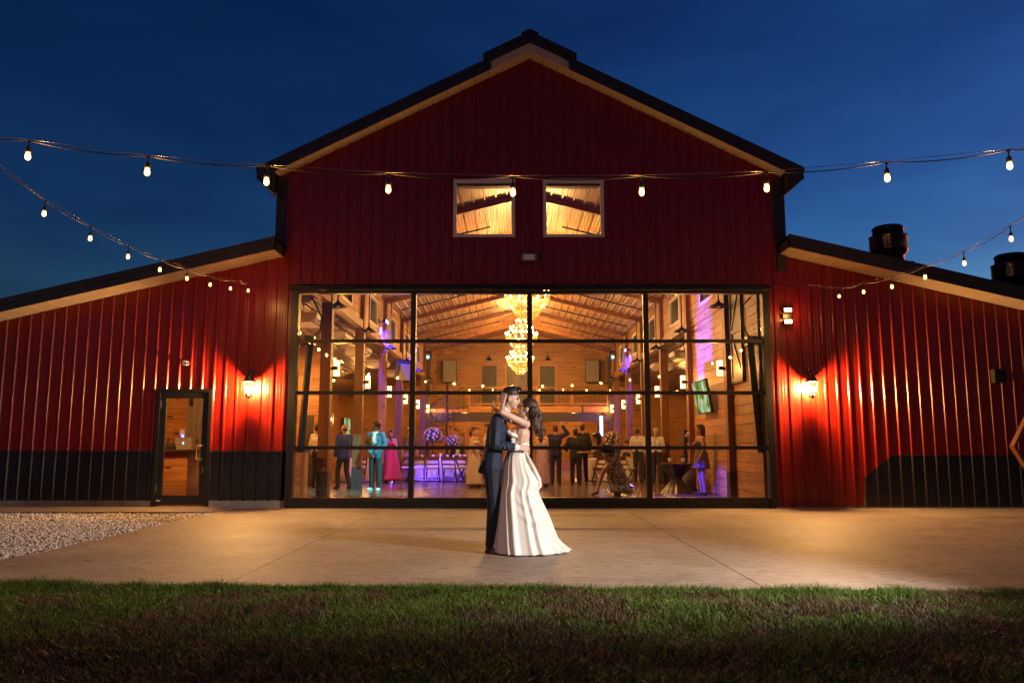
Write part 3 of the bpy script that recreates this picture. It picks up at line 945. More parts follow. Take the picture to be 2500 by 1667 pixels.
# clerestory walls over the headers, with a window in each bay
def clere(x, s, seed):
    y0s = [YI] + COLY + [40.1]
    for i in range(len(y0s) - 1):
        a, b = y0s[i] + 0.12, y0s[i + 1] - 0.12
        if b - a < 0.4: continue
        if s < 0 and i == 0: continue
        c = (a + b) / 2; w = 0.62
        win = (c - w, c + w, 4.78, 5.52)
        xi = x + (0.03 if s > 0 else -0.03)
        bw = MB().box(min(x - s * 0.10, x - s * 0.02), max(x - s * 0.10, x - s * 0.02), a - 0.12, win[0], HB, EV + 0.3)
        bw.box(min(x - s * 0.10, x - s * 0.02), max(x - s * 0.10, x - s * 0.02), win[1], b + 0.12, HB, EV + 0.3)
        bw.box(min(x - s * 0.10, x - s * 0.02), max(x - s * 0.10, x - s * 0.02), win[0], win[1], HB, win[2])
        bw.box(min(x - s * 0.10, x - s * 0.02), max(x - s * 0.10, x - s * 0.02), win[0], win[1], win[3], EV + 0.3)
        wall = bpart(bw, 'clerestory_wall', MT['pineY'])
        plank_rows(wall, 'X', x - s * 0.02, a - 0.004, b + 0.004, HB + 0.19, EV, s * 0.02, MT['pineY'], [(win[0] - 0.05, win[1] + 0.05, win[2] - 0.05, win[3] + 0.05)], seed=seed + i, seg=4.5, join=(i > 2))
        if not (s < 0 and i < 2): bpart(MB().box(x - 0.09, x + 0.09, a - 0.004, b + 0.004, HB - 0.02, HB + 0.185), 'header', MT['beam'])
        f = MB()
        u, v, zz0, zz1 = win
        xa, xb = x - s * 0.11, x + s * 0.012
        lo, hi = min(xa, xb), max(xa, xb)
        f.box(lo, hi, u - 0.05, u + 0.03, zz0 - 0.05, zz1 + 0.05).box(lo, hi, v - 0.03, v + 0.05, zz0 - 0.05, zz1 + 0.05).box(lo, hi, u + 0.03, v - 0.03, zz0 - 0.05, zz0 + 0.03).box(lo, hi, u + 0.03, v - 0.03, zz1 - 0.03, zz1 + 0.05)
        fo = f.build('window_frame', MT['white_frame'], wall)
        MB().box(x - s * 0.05 - 0.003, x - s * 0.05 + 0.003, u + 0.03, v - 0.03, zz0 + 0.03, zz1 - 0.03).build('pane', MT['screen_dark'], wall)
clere(NL, 1, 10)
clere(NR, -1, 40)

# closed board wall on the right for the first bays
XR1 = 4.90
rw = bpart(MB().box(XR1, XR1 + 0.12, YI, COLY[1], 0.0, EV + 0.2), 'side_wall', MT['pineY'])
plank_rows(rw, 'X', XR1, YI, COLY[0] - 0.117, 0.05, EV, -0.02, MT['pineY'], seed=70, seg=1.5, row=0.198)
plank_rows(rw, 'X', XR1, COLY[0] + 0.117, COLY[1] - 0.117, 0.05, HB - 0.03, -0.02, MT['pineY'], seed=71, seg=2.0, row=0.198)
# rear wall of the hall with the loft doors
bw = bpart(MB().box(-9.0, 9.7, 40.02, 40.12, 0.0, 7.0), 'hall_rear_wall', MT['pineX'])
doors = [(-1.62, -0.72, 2.9, 5.34), (-0.35, 0.98, 2.9, 5.34), (1.36, 2.28, 2.9, 5.34)]
plank_rows(bw, 'Y', 40.02, NL, NR, 0.02, RG, -0.02, MT['pineX'], [(d[0], d[1], d[2], d[3]) for d in doors], seed=5, seg=3.6,
           clip=lambda z, a, b: (max(a, CX - (RG - z) / CSL), min(b, CX + (RG - z) / CSL)) if z > EV else (a, b), join=True)
plank_rows(bw, 'Y', 40.02, -8.2, NL - 0.12, 0.02, 3.9, -0.02, MT['pineX'], seed=6, seg=3.6, join=True)
plank_rows(bw, 'Y', 40.02, NR + 0.12, 8.9, 0.02, 3.9, -0.02, MT['pineX'], [(5.6, 6.7, 0, 2.1)], seed=7, seg=3.6, join=True)
for i, d in enumerate(doors):
    mt = MT['door_dark'] if i != 1 else MT['grey_wood']
    MB().box(d[0] + 0.07, d[1] - 0.07, 39.985, 40.03, d[2], d[3] - 0.08).build('loft_door', mt, bw)
    MB().box(d[0], d[0] + 0.07, 39.96, 40.03, d[2], d[3]).box(d[1] - 0.07, d[1], 39.96, 40.03, d[2], d[3]).box(d[0] + 0.07, d[1] - 0.07, 39.96, 40.03, d[3] - 0.08, d[3]).build('door_casing', MT['pineX'], bw)
# aisle side walls and partitions
bpart(MB().box(-8.36, -8.24, 19.3, 40.02, 0, 4.2), 'aisle_wall', MT['pineY'])
bpart(MB().box(8.94, 9.06, 15.3, 40.02, 0, 4.2), 'aisle_wall', MT['pineY'])
pw = bpart(MB().box(-12.4, -5.70, 19.12, 19.2, 0, 4.4), 'bar_partition', MT['pineX'])
plank_rows(pw, 'Y', 19.12, -9.0, -5.70, 0.02, 3.5, -0.02, MT['pineX'], seed=21, seg=2.2)
p2 = bpart(MB().box(-8.24, -5.62, 23.52, 23.6, 0, 4.3), 'passage_partition', MT['pineX'])
plank_rows(p2, 'Y', 23.52, -7.6, -5.62, 0.02, 3.6, -0.02, MT['pineX'], [(-6.35, -5.95, 0, 2.1)], seed=22, seg=2.4)
MB().box(-6.33, -5.97, 23.49, 23.53, 0.02, 2.08).build('passage_door', MT['door_dark'], p2)
bpart(MB().box(-12.5, -12.4, YI, 40, 0, 3.2), 'aisle_wall', MT['pineY'])

# loft: deck, steel edge beam, pine face, railing
LY = 36.6
loft = bpart(MB().box(NL + 0.1, NR - 0.1, LY, 40.0, 2.72, 2.90), 'loft', MT['pineX'])
MB().box(NL + 0.13, NR - 0.13, LY - 0.12, LY + 0.06, 2.30, 2.70).build('edge_beam', MT['loft_steel'], loft)
MB().box(-2.0, NR - 0.2, LY - 0.06, LY, 2.74, 3.02).build('face_board', MT['beam'], loft)
for x in (NL + 0.18, NR - 0.26, 0.36):
    if x != 0.36:
        MB().box(x - 0.09, x + 0.09, LY - 0.1, LY + 0.08, 0.012, 5.35).build('steel_column', MT['loft_steel'], loft)
MB().box(-2.0, NR - 0.35, LY - 0.05, LY + 0.02, 3.86, 3.93).box(-2.0, NR - 0.35, LY - 0.04, LY + 0.01, 3.10, 3.16).build('rail', MT['beam'], loft)
for x in (-2.0, -0.4, 1.2, 2.8, NR - 0.35):
    MB().box(x - 0.05, x + 0.05, LY - 0.055, LY + 0.03, 2.90, 3.96).build('rail_post', MT['beam'], loft)
m = MB(); x = -1.9
while x < NR - 0.4:
    m.box(x - 0.011, x + 0.011, LY - 0.03, LY - 0.008, 3.16, 3.86); x += 0.125
o = m.build('balusters', MT['loft_steel'], loft); o['kind'] = 'stuff'
for x in (-0.9, 1.2, 3.3):
    MB().box(x - 0.04, x + 0.04, LY - 0.075, LY - 0.06, 2.62, 3.05).build('strap', MT['loft_steel'], loft)

# spiral stair up to the loft
st = thing('spiral_staircase', 'black steel spiral staircase winding up to the loft', 'staircase', (-2.95, 35.55, 0.012))
MB().lathe([(0.06, 0), (0.06, 3.95)], n=10).build('centre_pole', MT['loft_steel'], st, True)
NS = 15; rail_pts = []
for i in range(NS):
    a0 = R(-60 + i * 27); z = 0.19 * (i + 1); r1 = 0.82
    m = MB(); a1 = a0 + R(30)
    m.prism([(0.05 * math.cos(a0), 0.05 * math.sin(a0)), (r1 * math.cos(a0), r1 * math.sin(a0)), (r1 * math.cos(a1), r1 * math.sin(a1)), (0.05 * math.cos(a1), 0.05 * math.sin(a1))], 'Z', z - 0.03, z)
    t = m.build('tread', MT['loft_steel'], st)
    m = MB()
    for q in (0.2, 0.75):
        am = a0 + (a1 - a0) * q
        m.tube([(0.8 * math.cos(am), 0.8 * math.sin(am), z), (0.8 * math.cos(am), 0.8 * math.sin(am), z + 0.95)], 0.012, 5)
        rail_pts.append((0.8 * math.cos(am), 0.8 * math.sin(am), z + 0.95))
    m.build('spindle', MT['loft_steel'], t)
MB().tube(rail_pts, 0.022, 6).build('handrail', MT['loft_steel'], st, True)

# ------------------------------------------------------------------ lamps inside the hall
WARM = (1.0, 0.42, 0.095)
def chandelier(label, x, y, zbot, power, seed):
    r = random.Random(seed)
    t = thing('chandelier', label, 'chandelier', (x, y, zbot), group='crystal chandeliers down the middle of the hall')
    top = ceil_z(x) - zbot - 0.02
    MB().tube([(0, 0, 0.45), (0, 0, top)], 0.018, 6).lathe([(0.10, top - 0.04), (0.10, top)], n=12).build('stem', MT['gold'], t)
    m = MB()
    for (rad, z) in ((0.60, 0.62), (0.44, 0.86), (0.20, 1.12), (0.40, 0.30)):
        m.tube([(rad * math.cos(a * math.pi / 14), rad * math.sin(a * math.pi / 14), z) for a in range(29)], 0.012, 5)
    for k in range(8):
        a = k * math.pi / 4
        m.tube([(0, 0, 0.9), (0.3 * math.cos(a), 0.3 * math.sin(a), 0.72), (0.6 * math.cos(a), 0.6 * math.sin(a), 0.62)], 0.009, 5)
    m.build('frame', MT['gold'], t)
    for (n, rad, z) in ((14, 0.60, 0.64), (10, 0.43, 0.88), (5, 0.19, 1.14)):
        for k in range(n):
            a = 2 * math.pi * (k + 0.3) / n
            px, py = rad * math.cos(a), rad * math.sin(a)
            c = MB().lathe([(0.012, 0), (0.012, 0.07)], (px, py, z), 6).build('candle', MT['white_plastic'], t)
            MB().ball((px, py, z + 0.105), (0.024, 0.024, 0.042), 8, 6).build('flame_bulb', MT['candle_bulb'], c)
    m = MB()
    def drop(p, s):
        vs = [(p[0] + s, p[1], p[2]), (p[0] - s * .5, p[1] + s * .87, p[2]), (p[0] - s * .5, p[1] - s * .87, p[2]), (p[0], p[1], p[2] + s * 1.2), (p[0], p[1], p[2] - s * 1.9)]
        m._add(vs, [(0, 1, 3), (1, 2, 3), (2, 0, 3), (1, 0, 4), (2, 1, 4), (0, 2, 4)])
    for _ in range(1300):
        u = r.random(); a = r.uniform(0, 2 * math.pi)
        z = 0.60 * u
        rad = 0.10 + 0.50 * (u ** 0.75) + r.uniform(-0.02, 0.02)
        drop((rad * math.cos(a), rad * math.sin(a), z), r.uniform(0.009, 0.02))
    for _ in range(260):
        u = r.random(); a = r.uniform(0, 2 * math.pi)
        rad = 0.55 - 0.42 * u
        drop((rad * math.cos(a), rad * math.sin(a), 0.62 + 0.5 * u - 0.05), r.uniform(0.008, 0.016))
    for _ in range(120):
        a = r.uniform(0, 2 * math.pi); u = r.random()
        drop(((0.05 + 0.06 * u) * math.cos(a), (0.05 + 0.06 * u) * math.sin(a), 1.1 + 0.5 * r.random()), r.uniform(0.008, 0.016))
    o = m.build('crystals', MT['crystal'], t); o['kind'] = 'stuff'
    point('chandelier_light', (0, 0, 0.78), power, (1.0, 0.50, 0.14), 0.06, t)
chandelier('largest crystal chandelier, nearest the glass door', CX + 0.04, 20.3, 4.46, 1650, 1)
chandelier('middle crystal chandelier of the three in the hall', CX, 29.3, 4.66, 1450, 2)
chandelier('smallest crystal chandelier, hanging in front of the loft doors', CX, 34.6, 4.34, 1500, 3)

def sconce(x, y, s, label, power=30):
    t = thing('wall_sconce', label, 'sconce', (x, y, 2.88), group='up and down sconces on the hall posts')
    MB().box(-0.0 if s > 0 else -0.09, 0.09 if s > 0 else 0.0, -0.03, 0.03, -0.03, 0.03).build('bracket', MT['black'], t)
    MB().lathe([(0.075, -0.05), (0.075, 0.05)], (s * 0.11, 0, 0), 12).build('body', MT['black'], t)
    for z0, z1 in ((0.05, 0.17), (-0.17, -0.05)):
        g = MB().lathe([(0.066, z0), (0.066, z1)], (s * 0.11, 0, 0), 12).build('lens', MT['sconce_lens'], t)
        m = MB()
        for q in (0.33, 0.66):
            zc = z0 + (z1 - z0) * q
            m.lathe([(0.078, zc - 0.008), (0.078, zc + 0.008)], (s * 0.11, 0, 0), 12)
        m.lathe([(0.08, z1 if z1 > 0 else z0 - 0.012), (0.08, z1 + 0.012 if z1 > 0 else z0)], (s * 0.11, 0, 0), 12)
        m.build('louvre', MT['black'], g)
    point('sconce_light', (s * 0.24, -0.02, 0.0), power, WARM, 0.08, t)
ordn = ['first', 'second', 'third', 'fourth', 'fifth', 'sixth']
for k, y in enumerate(COLY):
    sconce(NL + 0.117, y, 1, 'lit sconce on the %s post from the door, beside the dining tables%s' % (ordn[k], ''), 45 if k < 3 else 60)
    sconce(NR - 0.117, y, -1, 'lit sconce on the %s post from the door, on the television side' % ordn[k], 45 if k < 3 else 60)

# unlit barn shades on long conduits, one at each post
def barn_shade(x, y, label):
    t = thing('barn_pendant', label, 'pendant lamp', (x, y, 4.22), group='unlit barn pendants along the hall posts')
    top = ceil_z(x) - 4.22 - 0.10
    MB().tube([(0, 0, 0.1), (0, 0, top), ((0.25 if x < 0 else -0.25), 0, top + 0.055)], 0.018, 6).build('conduit', MT['black'], t)
    MB().lathe([(0.03, 0.14), (0.05, 0.10), (0.20, 0.02), (0.21, 0.0), (0.19, 0.0), (0.04, 0.08)], n=18, cap=False).build('shade', MT['black'], t, True)
    MB().ball((0, 0, 0.03), (0.04, 0.04, 0.05), 8, 6).build('bulb', MT['white_plastic'], t)
for k, y in enumerate(COLY):
    barn_shade(NL + 0.27, y - 0.25, 'unlit black barn pendant beside the %s post, on the dining side' % ordn[k])
    barn_shade(NR - 0.27, y - 0.25, 'unlit black barn pendant beside the %s post, on the television side' % ordn[k])
# long conduits following the ceiling
for k in range(5):
    y = COLY[k] + 1.9
    for s in (-1, 1):
        t = MB().tube([(CX + s * 0.9, y, ceil_z(CX + s * 0.9) - 0.06), (CX + s * 4.2, y, ceil_z(CX + s * 4.2) - 0.06), (CX + s * 4.25, y, ceil_z(CX + s * 4.25) - 0.35)], 0.022, 6)
        bpart(t, 'conduit_run', MT['black'])

# gooseneck lamps over the loft doors
for x, lb in ((-1.17, 'small dark gooseneck lamp above the loft door by the speaker'), (1.82, 'small dark gooseneck lamp above the loft door by the railing end')):
    t = thing('gooseneck_lamp', lb, 'wall lamp', (x, 39.98, 5.55), group='gooseneck lamps over the loft doors')
    MB().tube([(0, 0, 0.1), (0, -0.15, 0.28), (0, -0.3, 0.2), (0, -0.3, 0.1)], 0.02, 6).build('arm', MT['black'], t)
    MB().lathe([(0.04, 0.12), (0.16, 0.0), (0.15, 0.0), (0.03, 0.1)], (0, -0.3, 0), 12, False).build('shade', MT['black'], t)

# caged twin-bulb lamp in the passage and pendants over the bar
t = thing('cage_lamp', 'bright twin bulb cage lamp on the board wall behind the first post', 'wall lamp', (-5.60, 23.9, 1.98))
m = MB()
for sx in (-0.12, 0.12):
    for sy in (-0.08, 0.08):
        m.box(sx - 0.008, sx + 0.008, sy - 0.008, sy + 0.008, -0.16, 0.16)
for z in (-0.16, 0.16):
    m.box(-0.128, 0.128, -0.088, -0.072, z - 0.008, z + 0.008).box(-0.128, 0.128, 0.072, 0.088, z - 0.008, z + 0.008)
m.build('cage', MT['black'], t)
MB().box(-0.05, 0.05, 0.085, 0.12, -0.3, 0.3).build('mount', MT['black'], t)
for sx in (-0.05, 0.06):
    MB().ball((sx, 0, 0.0), (0.04, 0.04, 0.055), 10, 8).build('bulb', MT['lantern_bulb'], t)
point('cage_lamp_light', (0, -0.12, 0.0), 160, WARM, 0.06, t)
for i, (x, y, z, pw_, lb) in enumerate(((-6.75, 15.42, 2.72, 420, 'unseen pendant lamp added in front of the counter with the laptop'), (-5.35, 17.6, 3.35, 160, 'black barn pendant over the bar end behind the door edge'), (-6.6, 21.6, 3.1, 300, 'pendant lamp lighting the passage boards by the dark door'))):  # first pendant is added out of view to light the counter front
    t = thing('bar_pendant', lb, 'pendant lamp', (x, y, z), group='pendants over the bar')
    MB().tube([(0, 0, 0.14), (0, 0, 4.72 + 0.24 * (x - NL) - z - 0.02)], 0.012, 6).build('rod', MT['black'], t)
    MB().lathe([(0.03, 0.18), (0.05, 0.13), (0.19, 0.03), (0.20, 0.0), (0.18, 0.0), (0.04, 0.1)], n=18, cap=False).build('shade', MT['black'], t, True)
    MB().ball((0, 0, 0.0), (0.045, 0.045, 0.06), 10, 8).build('bulb', MT['bulb'], t)
    point('bar_pendant_light', (0, 0, -0.07), pw_, WARM, 0.05, t)
# aisle pendants deeper inside
for i, (x, y, lb) in enumerate(((-6.2, 27.0, 'lit pendant in the dining aisle behind the third post'), (-6.2, 33.0, 'lit pendant in the dining aisle near the rear wall'), (6.9, 25.0, 'lit pendant in the far aisle behind the white shirts'), (6.9, 32.5, 'lit pendant at the rear of the far aisle'))):
    z = 3.45
    t = thing('aisle_pendant', lb, 'pendant lamp', (x, y, z), group='lit pendants in the aisles')
    zc = 4.72 - 0.24 * (abs(x - NL) if x < 0 else abs(x - NR))
    MB().tube([(0, 0, 0.10), (0, 0, zc - z - 0.02)], 0.012, 6).build('rod', MT['black'], t)
    MB().lathe([(0.03, 0.14), (0.05, 0.10), (0.19, 0.02), (0.18, 0.0), (0.04, 0.08)], n=16, cap=False).build('shade', MT['black'], t, True)
    MB().ball((0, 0, -0.01), (0.045, 0.045, 0.06), 10, 8).build('bulb', MT['bulb'], t)
    point('aisle_light', (0, 0, -0.09), 190, WARM, 0.05, t)

# round downlights under the loft deck
for x, lb_ in ((-2.3, 'lit round downlight under the loft by the spiral stair'), (CX, 'lit round downlight under the middle of the loft'), (3.0, 'lit round downlight under the loft by the glowing heater')):
    t = thing('loft_downlight', lb_, 'ceiling light', (x, 38.2, 2.715), group='downlights under the loft')
    MB().lathe([(0.11, -0.03), (0.12, 0.0)], n=16).build('trim', MT['white_plastic'], t)
    MB().lathe([(0.085, -0.042), (0.09, -0.032)], n=16).build('lens', MT['sconce_lens'], t)
    point('downlight_lamp', (0, 0, -0.12), 130, WARM, 0.06, t)
# string of bulbs along the loft railing
def string_lights(name, label, pts, bulbs, drop, power, scale=1.0, support=None, group=None, cat='string lights'):
    t = thing(name, label, cat, pts[0], group=group)
    o = Vector(pts[0])
    MB().tube([Vector(p) - o for p in pts], 0.005 * scale, 5).build('wire', MT['rubber'], t, True)
    if support:
        MB().tube([Vector(p) - o for p in support], 0.0022 * scale, 4).build('support_wire', MT['steel'], t, True)
    for b in bulbs:
        p = Vector(b) - o
        s = scale
        k = MB().lathe([(0.004 * s, drop), (0.010 * s, drop - 0.01), (0.006 * s, drop - 0.025 * s), (0.006 * s, 0.075 * s), (0.017 * s, 0.062 * s), (0.021 * s, 0.03 * s), (0.018 * s, 0.022 * s)], p, 10).build('socket', MT['rubber'], t, True)
        MB().lathe([(0.012 * s, 0.026 * s), (0.017 * s, 0.010 * s), (0.020 * s, -0.008 * s), (0.018 * s, -0.022 * s), (0.009 * s, -0.032 * s), (0.002 * s, -0.034 * s)], p, 12).build('bulb', MT['bulb'], k, True)
        if power:
            point('bulb_light', p + Vector((0, 0, -0.015)), power, WARM, 0.035, t)
    return t
lb = [(-2.0 + 1.1 * k, LY - 0.10, 3.78 + 0.02 * math.sin(k * 2)) for k in range(7)]
string_lights('loft_string_lights', 'string of small warm bulbs along the loft railing', [(-2.0 + 0.55 * k, LY - 0.10, 3.92 - (0.02 if k % 2 else 0)) for k in range(13)], lb, 0.12, 3, 1.6)

# ------------------------------------------------------------------ fittings inside the hall
def ac_unit(x, y, z, s, label):
    t = thing('air_conditioner', label, 'air conditioner', (x, y, z), group='suspended air conditioners in the aisles')
    # wedge body facing the middle of the hall
    MB().prism([(-0.34 * s, 0.12), (0.34 * s, 0.12), (0.34 * s, 0.0), (0.20 * s, -0.12), (-0.34 * s, -0.12)][::s], 'Y', -0.45, 0.45).build('body', MT['ac'], t)
    m = MB()
    g = m.bar((0.27 * s, -0.38, -0.062), (0.27 * s, 0.38, -0.062), 0.13, 0.02, (0.65 * s, 0, -0.76))
    m.build('grille', MT['screen_dark'], t)
    MB().bar((0.275 * s, -0.38, -0.068), (0.275 * s, 0.38, -0.068), 0.012, 0.03, (0.65 * s, 0, -0.76)).build('vane', MT['ac'], t)
    for yy in (-0.35, 0.35):
        MB().tube([(0, yy, 0.12), (0, yy, 0.36)], 0.01, 5).build('hanger', MT['steel'], t)
for k, y in enumerate((18.3, 21.4, 24.6, 28.4, 32.2)):
    ac_unit(-4.88, y, 4.14, 1, 'white hanging air conditioner over the dining aisle, %s from the glass door' % ordn[k])
for k, y in enumerate((22.6, 25.6, 29.2)):
    ac_unit(5.62, y, 4.12, -1, 'white hanging air conditioner over the far aisle, %s beyond the board wall' % ordn[k])

def speaker(x, y, z, rz, tilt, label, w=0.42, h=0.62, d=0.38):
    t = thing('loudspeaker', label, 'loudspeaker', (x, y, z), rz)
    t.rotation_euler = (tilt, 0, rz)
    MB().prism([(-w / 2, -d / 2), (w / 2, -d / 2), (w * 0.32, d / 2), (-w * 0.32, d / 2)], 'Z', -h / 2, h / 2).build('cabinet', MT['rubber'], t)
    MB().box(-w / 2 + 0.03, w / 2 - 0.03, -d / 2 - 0.012, -d / 2 - 0.002, -h / 2 + 0.03, h / 2 - 0.03).build('grille', MT['grey_plastic'], t)
    MB().box(-0.04, 0.04, d / 2 - 0.02, d / 2 + 0.16, -0.05, 0.05).build('bracket', MT['black'], t)
speaker(NL + 0.55, COLY[2] + 0.6, 3.62, R(35), R(18), 'dark loudspeaker tilted on the third dining side post, washed in blue light', 0.52, 0.6, 0.45)
speaker(NL + 0.95, 39.75, 4.95, R(0), 0, 'black loudspeaker high on the rear wall near the spiral stair', 0.72, 1.15, 0.4)
speaker(NR - 0.75, 39.75, 4.95, R(0), 0, 'black loudspeaker high on the rear wall near the far posts', 0.72, 1.15, 0.4)

# televisions
def tv_mat(name):
    m = bpy.data.materials.new(name); m.use_nodes = True; nt = m.node_tree
    for n in list(nt.nodes): nt.nodes.remove(n)
    o = nt.nodes.new('ShaderNodeOutputMaterial'); e = nt.nodes.new('ShaderNodeEmission')
    tc = nt.nodes.new('ShaderNodeTexCoord')
    mp = nt.nodes.new('ShaderNodeMapping'); mp.inputs['Scale'].default_value = (2.0, 2.0, 1.0)
    no = nt.nodes.new('ShaderNodeTexNoise'); no.inputs['Scale'].default_value = 2.2; no.inputs['Detail'].default_value = 5; no.inputs['Distortion'].default_value = 0.8
    rp = nt.nodes.new('ShaderNodeValToRGB')
    rp.color_ramp.elements[0].position = 0.36; rp.color_ramp.elements[0].color = (0.015, 0.05, 0.01, 1)
    rp.color_ramp.elements[1].position = 0.64; rp.color_ramp.elements[1].color = (0.75, 0.85, 0.78, 1)
    k = rp.color_ramp.elements.new(0.5); k.color = (0.32, 0.42, 0.05, 1)
    nt.links.new(tc.outputs['Object'], mp.inputs['Vector']); nt.links.new(mp.outputs['Vector'], no.inputs['Vector'])
    nt.links.new(no.outputs['Fac'], rp.inputs['Fac']); nt.links.new(rp.outputs['Color'], e.inputs['Color'])
    e.inputs['Strength'].default_value = 0.95
    nt.links.new(e.outputs['Emission'], o.inputs['Surface'])
    m.cycles.emission_sampling = 'NONE'
    return m
MT['tv'] = tv_mat('lit_tv_picture')
def tv(x, y, z, rz, w, h, label, tilt=0):
    t = thing('television', label, 'television', (x, y, z)); t.rotation_euler = (tilt, 0, rz)
    MB().box(-w / 2, w / 2, -0.02, 0.045, -h / 2, h / 2).build('housing', MT['screen_dark'], t)
    MB().box(-w / 2 + 0.025, w / 2 - 0.025, -0.026, -0.0205, -h / 2 + 0.03, h / 2 - 0.025).build('screen', MT['tv'], t)
    MB().tube([(0, 0.04, 0), (0.06, 0.18, 0)], 0.03, 6).build('arm', MT['black'], t)
tv(4.66, 19.1, 2.36, R(-88), 1.22, 0.82, 'lit television hung on the purple washed board wall', R(9))
tv(-8.08, 38.3, 2.12, R(88), 1.3, 0.85, 'lit television on the dining aisle wall, seen nearly edge on', 0)

# Z-braced shutter on the right wall
t = thing('barn_shutter', 'grey wooden shutter with black frame and cross braces on the board wall', 'shutter', (XR1 - 0.03, 16.62, 2.55))
MB().box(-0.03, 0.0, -0.40, 0.40, 0, 2.2).build('boards', MT['grey_wood'], t)
m = MB()
for yy in (-0.40, 0.34):
    m.box(-0.055, -0.031, yy, yy + 0.06, 0, 2.2)
for zz_ in (0, 1.05, 2.12):
    m.box(-0.054, -0.031, -0.34, 0.34, zz_, zz_ + 0.08)
m.build('rails', MT['grey_wood'], t)
MB().bar((-0.042, -0.34, 0.10), (-0.042, 0.34, 1.04), 0.02, 0.05, (0, -0.8, 0.6)).build('brace', MT['black'], t)
MB().bar((-0.042, 0.34, 1.15), (-0.042, -0.34, 2.10), 0.02, 0.05, (0, 0.8, 0.6)).build('brace', MT['black'], t)
m = MB().box(-0.058, -0.02, -0.43, -0.401, -0.02, 2.22).box(-0.058, -0.02, 0.401, 0.43, -0.02, 2.22)
m.box(-0.058, -0.02, -0.43, 0.43, -0.035, -0.002).build('edge_frame', MT['black'], t)

# party lighting
def led_bar(x, y, z, s, label, mat, aim, power, col, size=55):
    t = thing('light_bar', label, 'stage light', (x, y, z), group='coloured wash lights of the party')
    MB().box(-0.05, 0.05, -0.24, 0.24, -0.05, 0.05).build('housing', MT['black'], t)
    MB().box(min(s * 0.051, s * 0.062), max(s * 0.051, s * 0.062), -0.22, 0.22, -0.042, 0.042).build('lens', mat, t)
    MB().box(-s * 0.1 - 0.02, -s * 0.1 + 0.06, -0.03, 0.03, -0.02, 0.02).build('yoke', MT['black'], t)
    d = spot('wash', Vector((s * 0.1, 0, -0.05)), Vector((s * 0.1, 0, -0.05)) + Vector(aim), power, col, size, 0.6, 0.05, t)
BLUE = (0.03, 0.02, 1.0); PURP = (0.12, 0.05, 1.0); TEAL = (0.05, 0.75, 0.85)
led_bar(NL + 0.16, 24.1, 5.02, 1, 'blue light bar above the clerestory window by the tilted loudspeaker', MT['blue_led'], (-0.30, 0.5, -1.2), 2600, BLUE, 110)
led_bar(NL + 0.16, 31.4, 5.05, 1, 'blue light bar by the farther clerestory window of the dining side', MT['blue_led'], (-0.30, 0.5, -1.2), 2200, BLUE, 110)
led_bar(NR - 0.16, 31.6, 5.05, -1, 'blue light bar by the clerestory window of the television side', MT['blue_led'], (0.30, 0.5, -1.2), 2200, BLUE, 110)
def uplight(x, y, aim, power, col, size, label, mat, z=0.012):
    t = thing('par_light', label, 'stage light', (x, y, z), group='coloured wash lights of the party')
    v = Vector(aim).normalized()
    MB().box(-0.12, 0.12, -0.08, 0.08, 0, 0.02).build('base', MT['black'], t)
    MB().tube([Vector((0, 0, 0.14)) - v * 0.12, Vector((0, 0, 0.14)) + v * 0.06], 0.09, 12).build('can', MT['black'], t)
    MB().tube([Vector((0, 0, 0.14)) + v * 0.061, Vector((0, 0, 0.14)) + v * 0.066], 0.08, 12).build('lens', mat, t)
    p = Vector((0, 0, 0.14)) + v * 0.09
    spot('beam', p, p + v, power, col, size, 0.5, 0.03, t)
uplight(2.95, 19.9, (1.93, -0.25, 3.1), 22000, (0.04, 0.02, 1.0), 28, 'blue uplight on the floor beside the cocktail table, washing the board wall', MT['blue_led'])
uplight(-3.2, 24.75, (0.15, 1.0, 0.22), 260, PURP, 70, 'purple uplight on the floor behind the man in teal light', MT['blue_led'])
uplight(-4.5, 29.6, (0.6, -0.9, 0.35), 380, PURP, 70, 'purple uplight at the dining tables', MT['blue_led'])

def moving_head(x, y, z, label, mat, beams):
    t = thing('moving_head_light', label, 'stage light', (x, y, z), group='moving head lights near the rear wall')
    MB().box(-0.14, 0.14, -0.1, 0.1, 0.10, 0.2).build('base', MT['black'], t)
    MB().box(-0.15, -0.11, -0.05, 0.05, -0.12, 0.1).box(0.11, 0.15, -0.05, 0.05, -0.12, 0.1).build('yoke', MT['black'], t)
    MB().ball((0, 0, -0.08), (0.1, 0.12, 0.1), 10, 8).build('head', MT['black'], t)
    MB().tube([(0, -0.115, -0.08), (0, -0.13, -0.08)], 0.06, 10).build('lens', mat, t)
    for (aim, pw_, col, size) in beams:
        p = Vector((0, -0.15, -0.08))
        spot('beam', p, p + Vector(aim) - Vector((x, y, z)), pw_, col, size, 0.25, 0.02, t)
moving_head(NL + 0.5, 33.5, 5.05, 'moving head light on the dining side throwing yellow and teal beams', MT['teal_led'],
            [((2.2, 21.0, 6.3), 6000, (1.0, 0.75, 0.02), 15), ((2.4, 30.5, 6.0), 1200, (1.0, 0.75, 0.02), 22)])
moving_head(NR - 0.5, 33.5, 5.05, 'moving head light on the television side of the rear wall', MT['teal_led'],
            [((-2.4, 26.5, 1.0), 700, PURP, 24)])
moving_head(1.9, 16.3, 5.0, 'moving head light above the glass door throwing a teal beam at the clasped hands', MT['teal_led'],
            [((-3.8, 20.1, 0.5), 11000, TEAL, 21)])
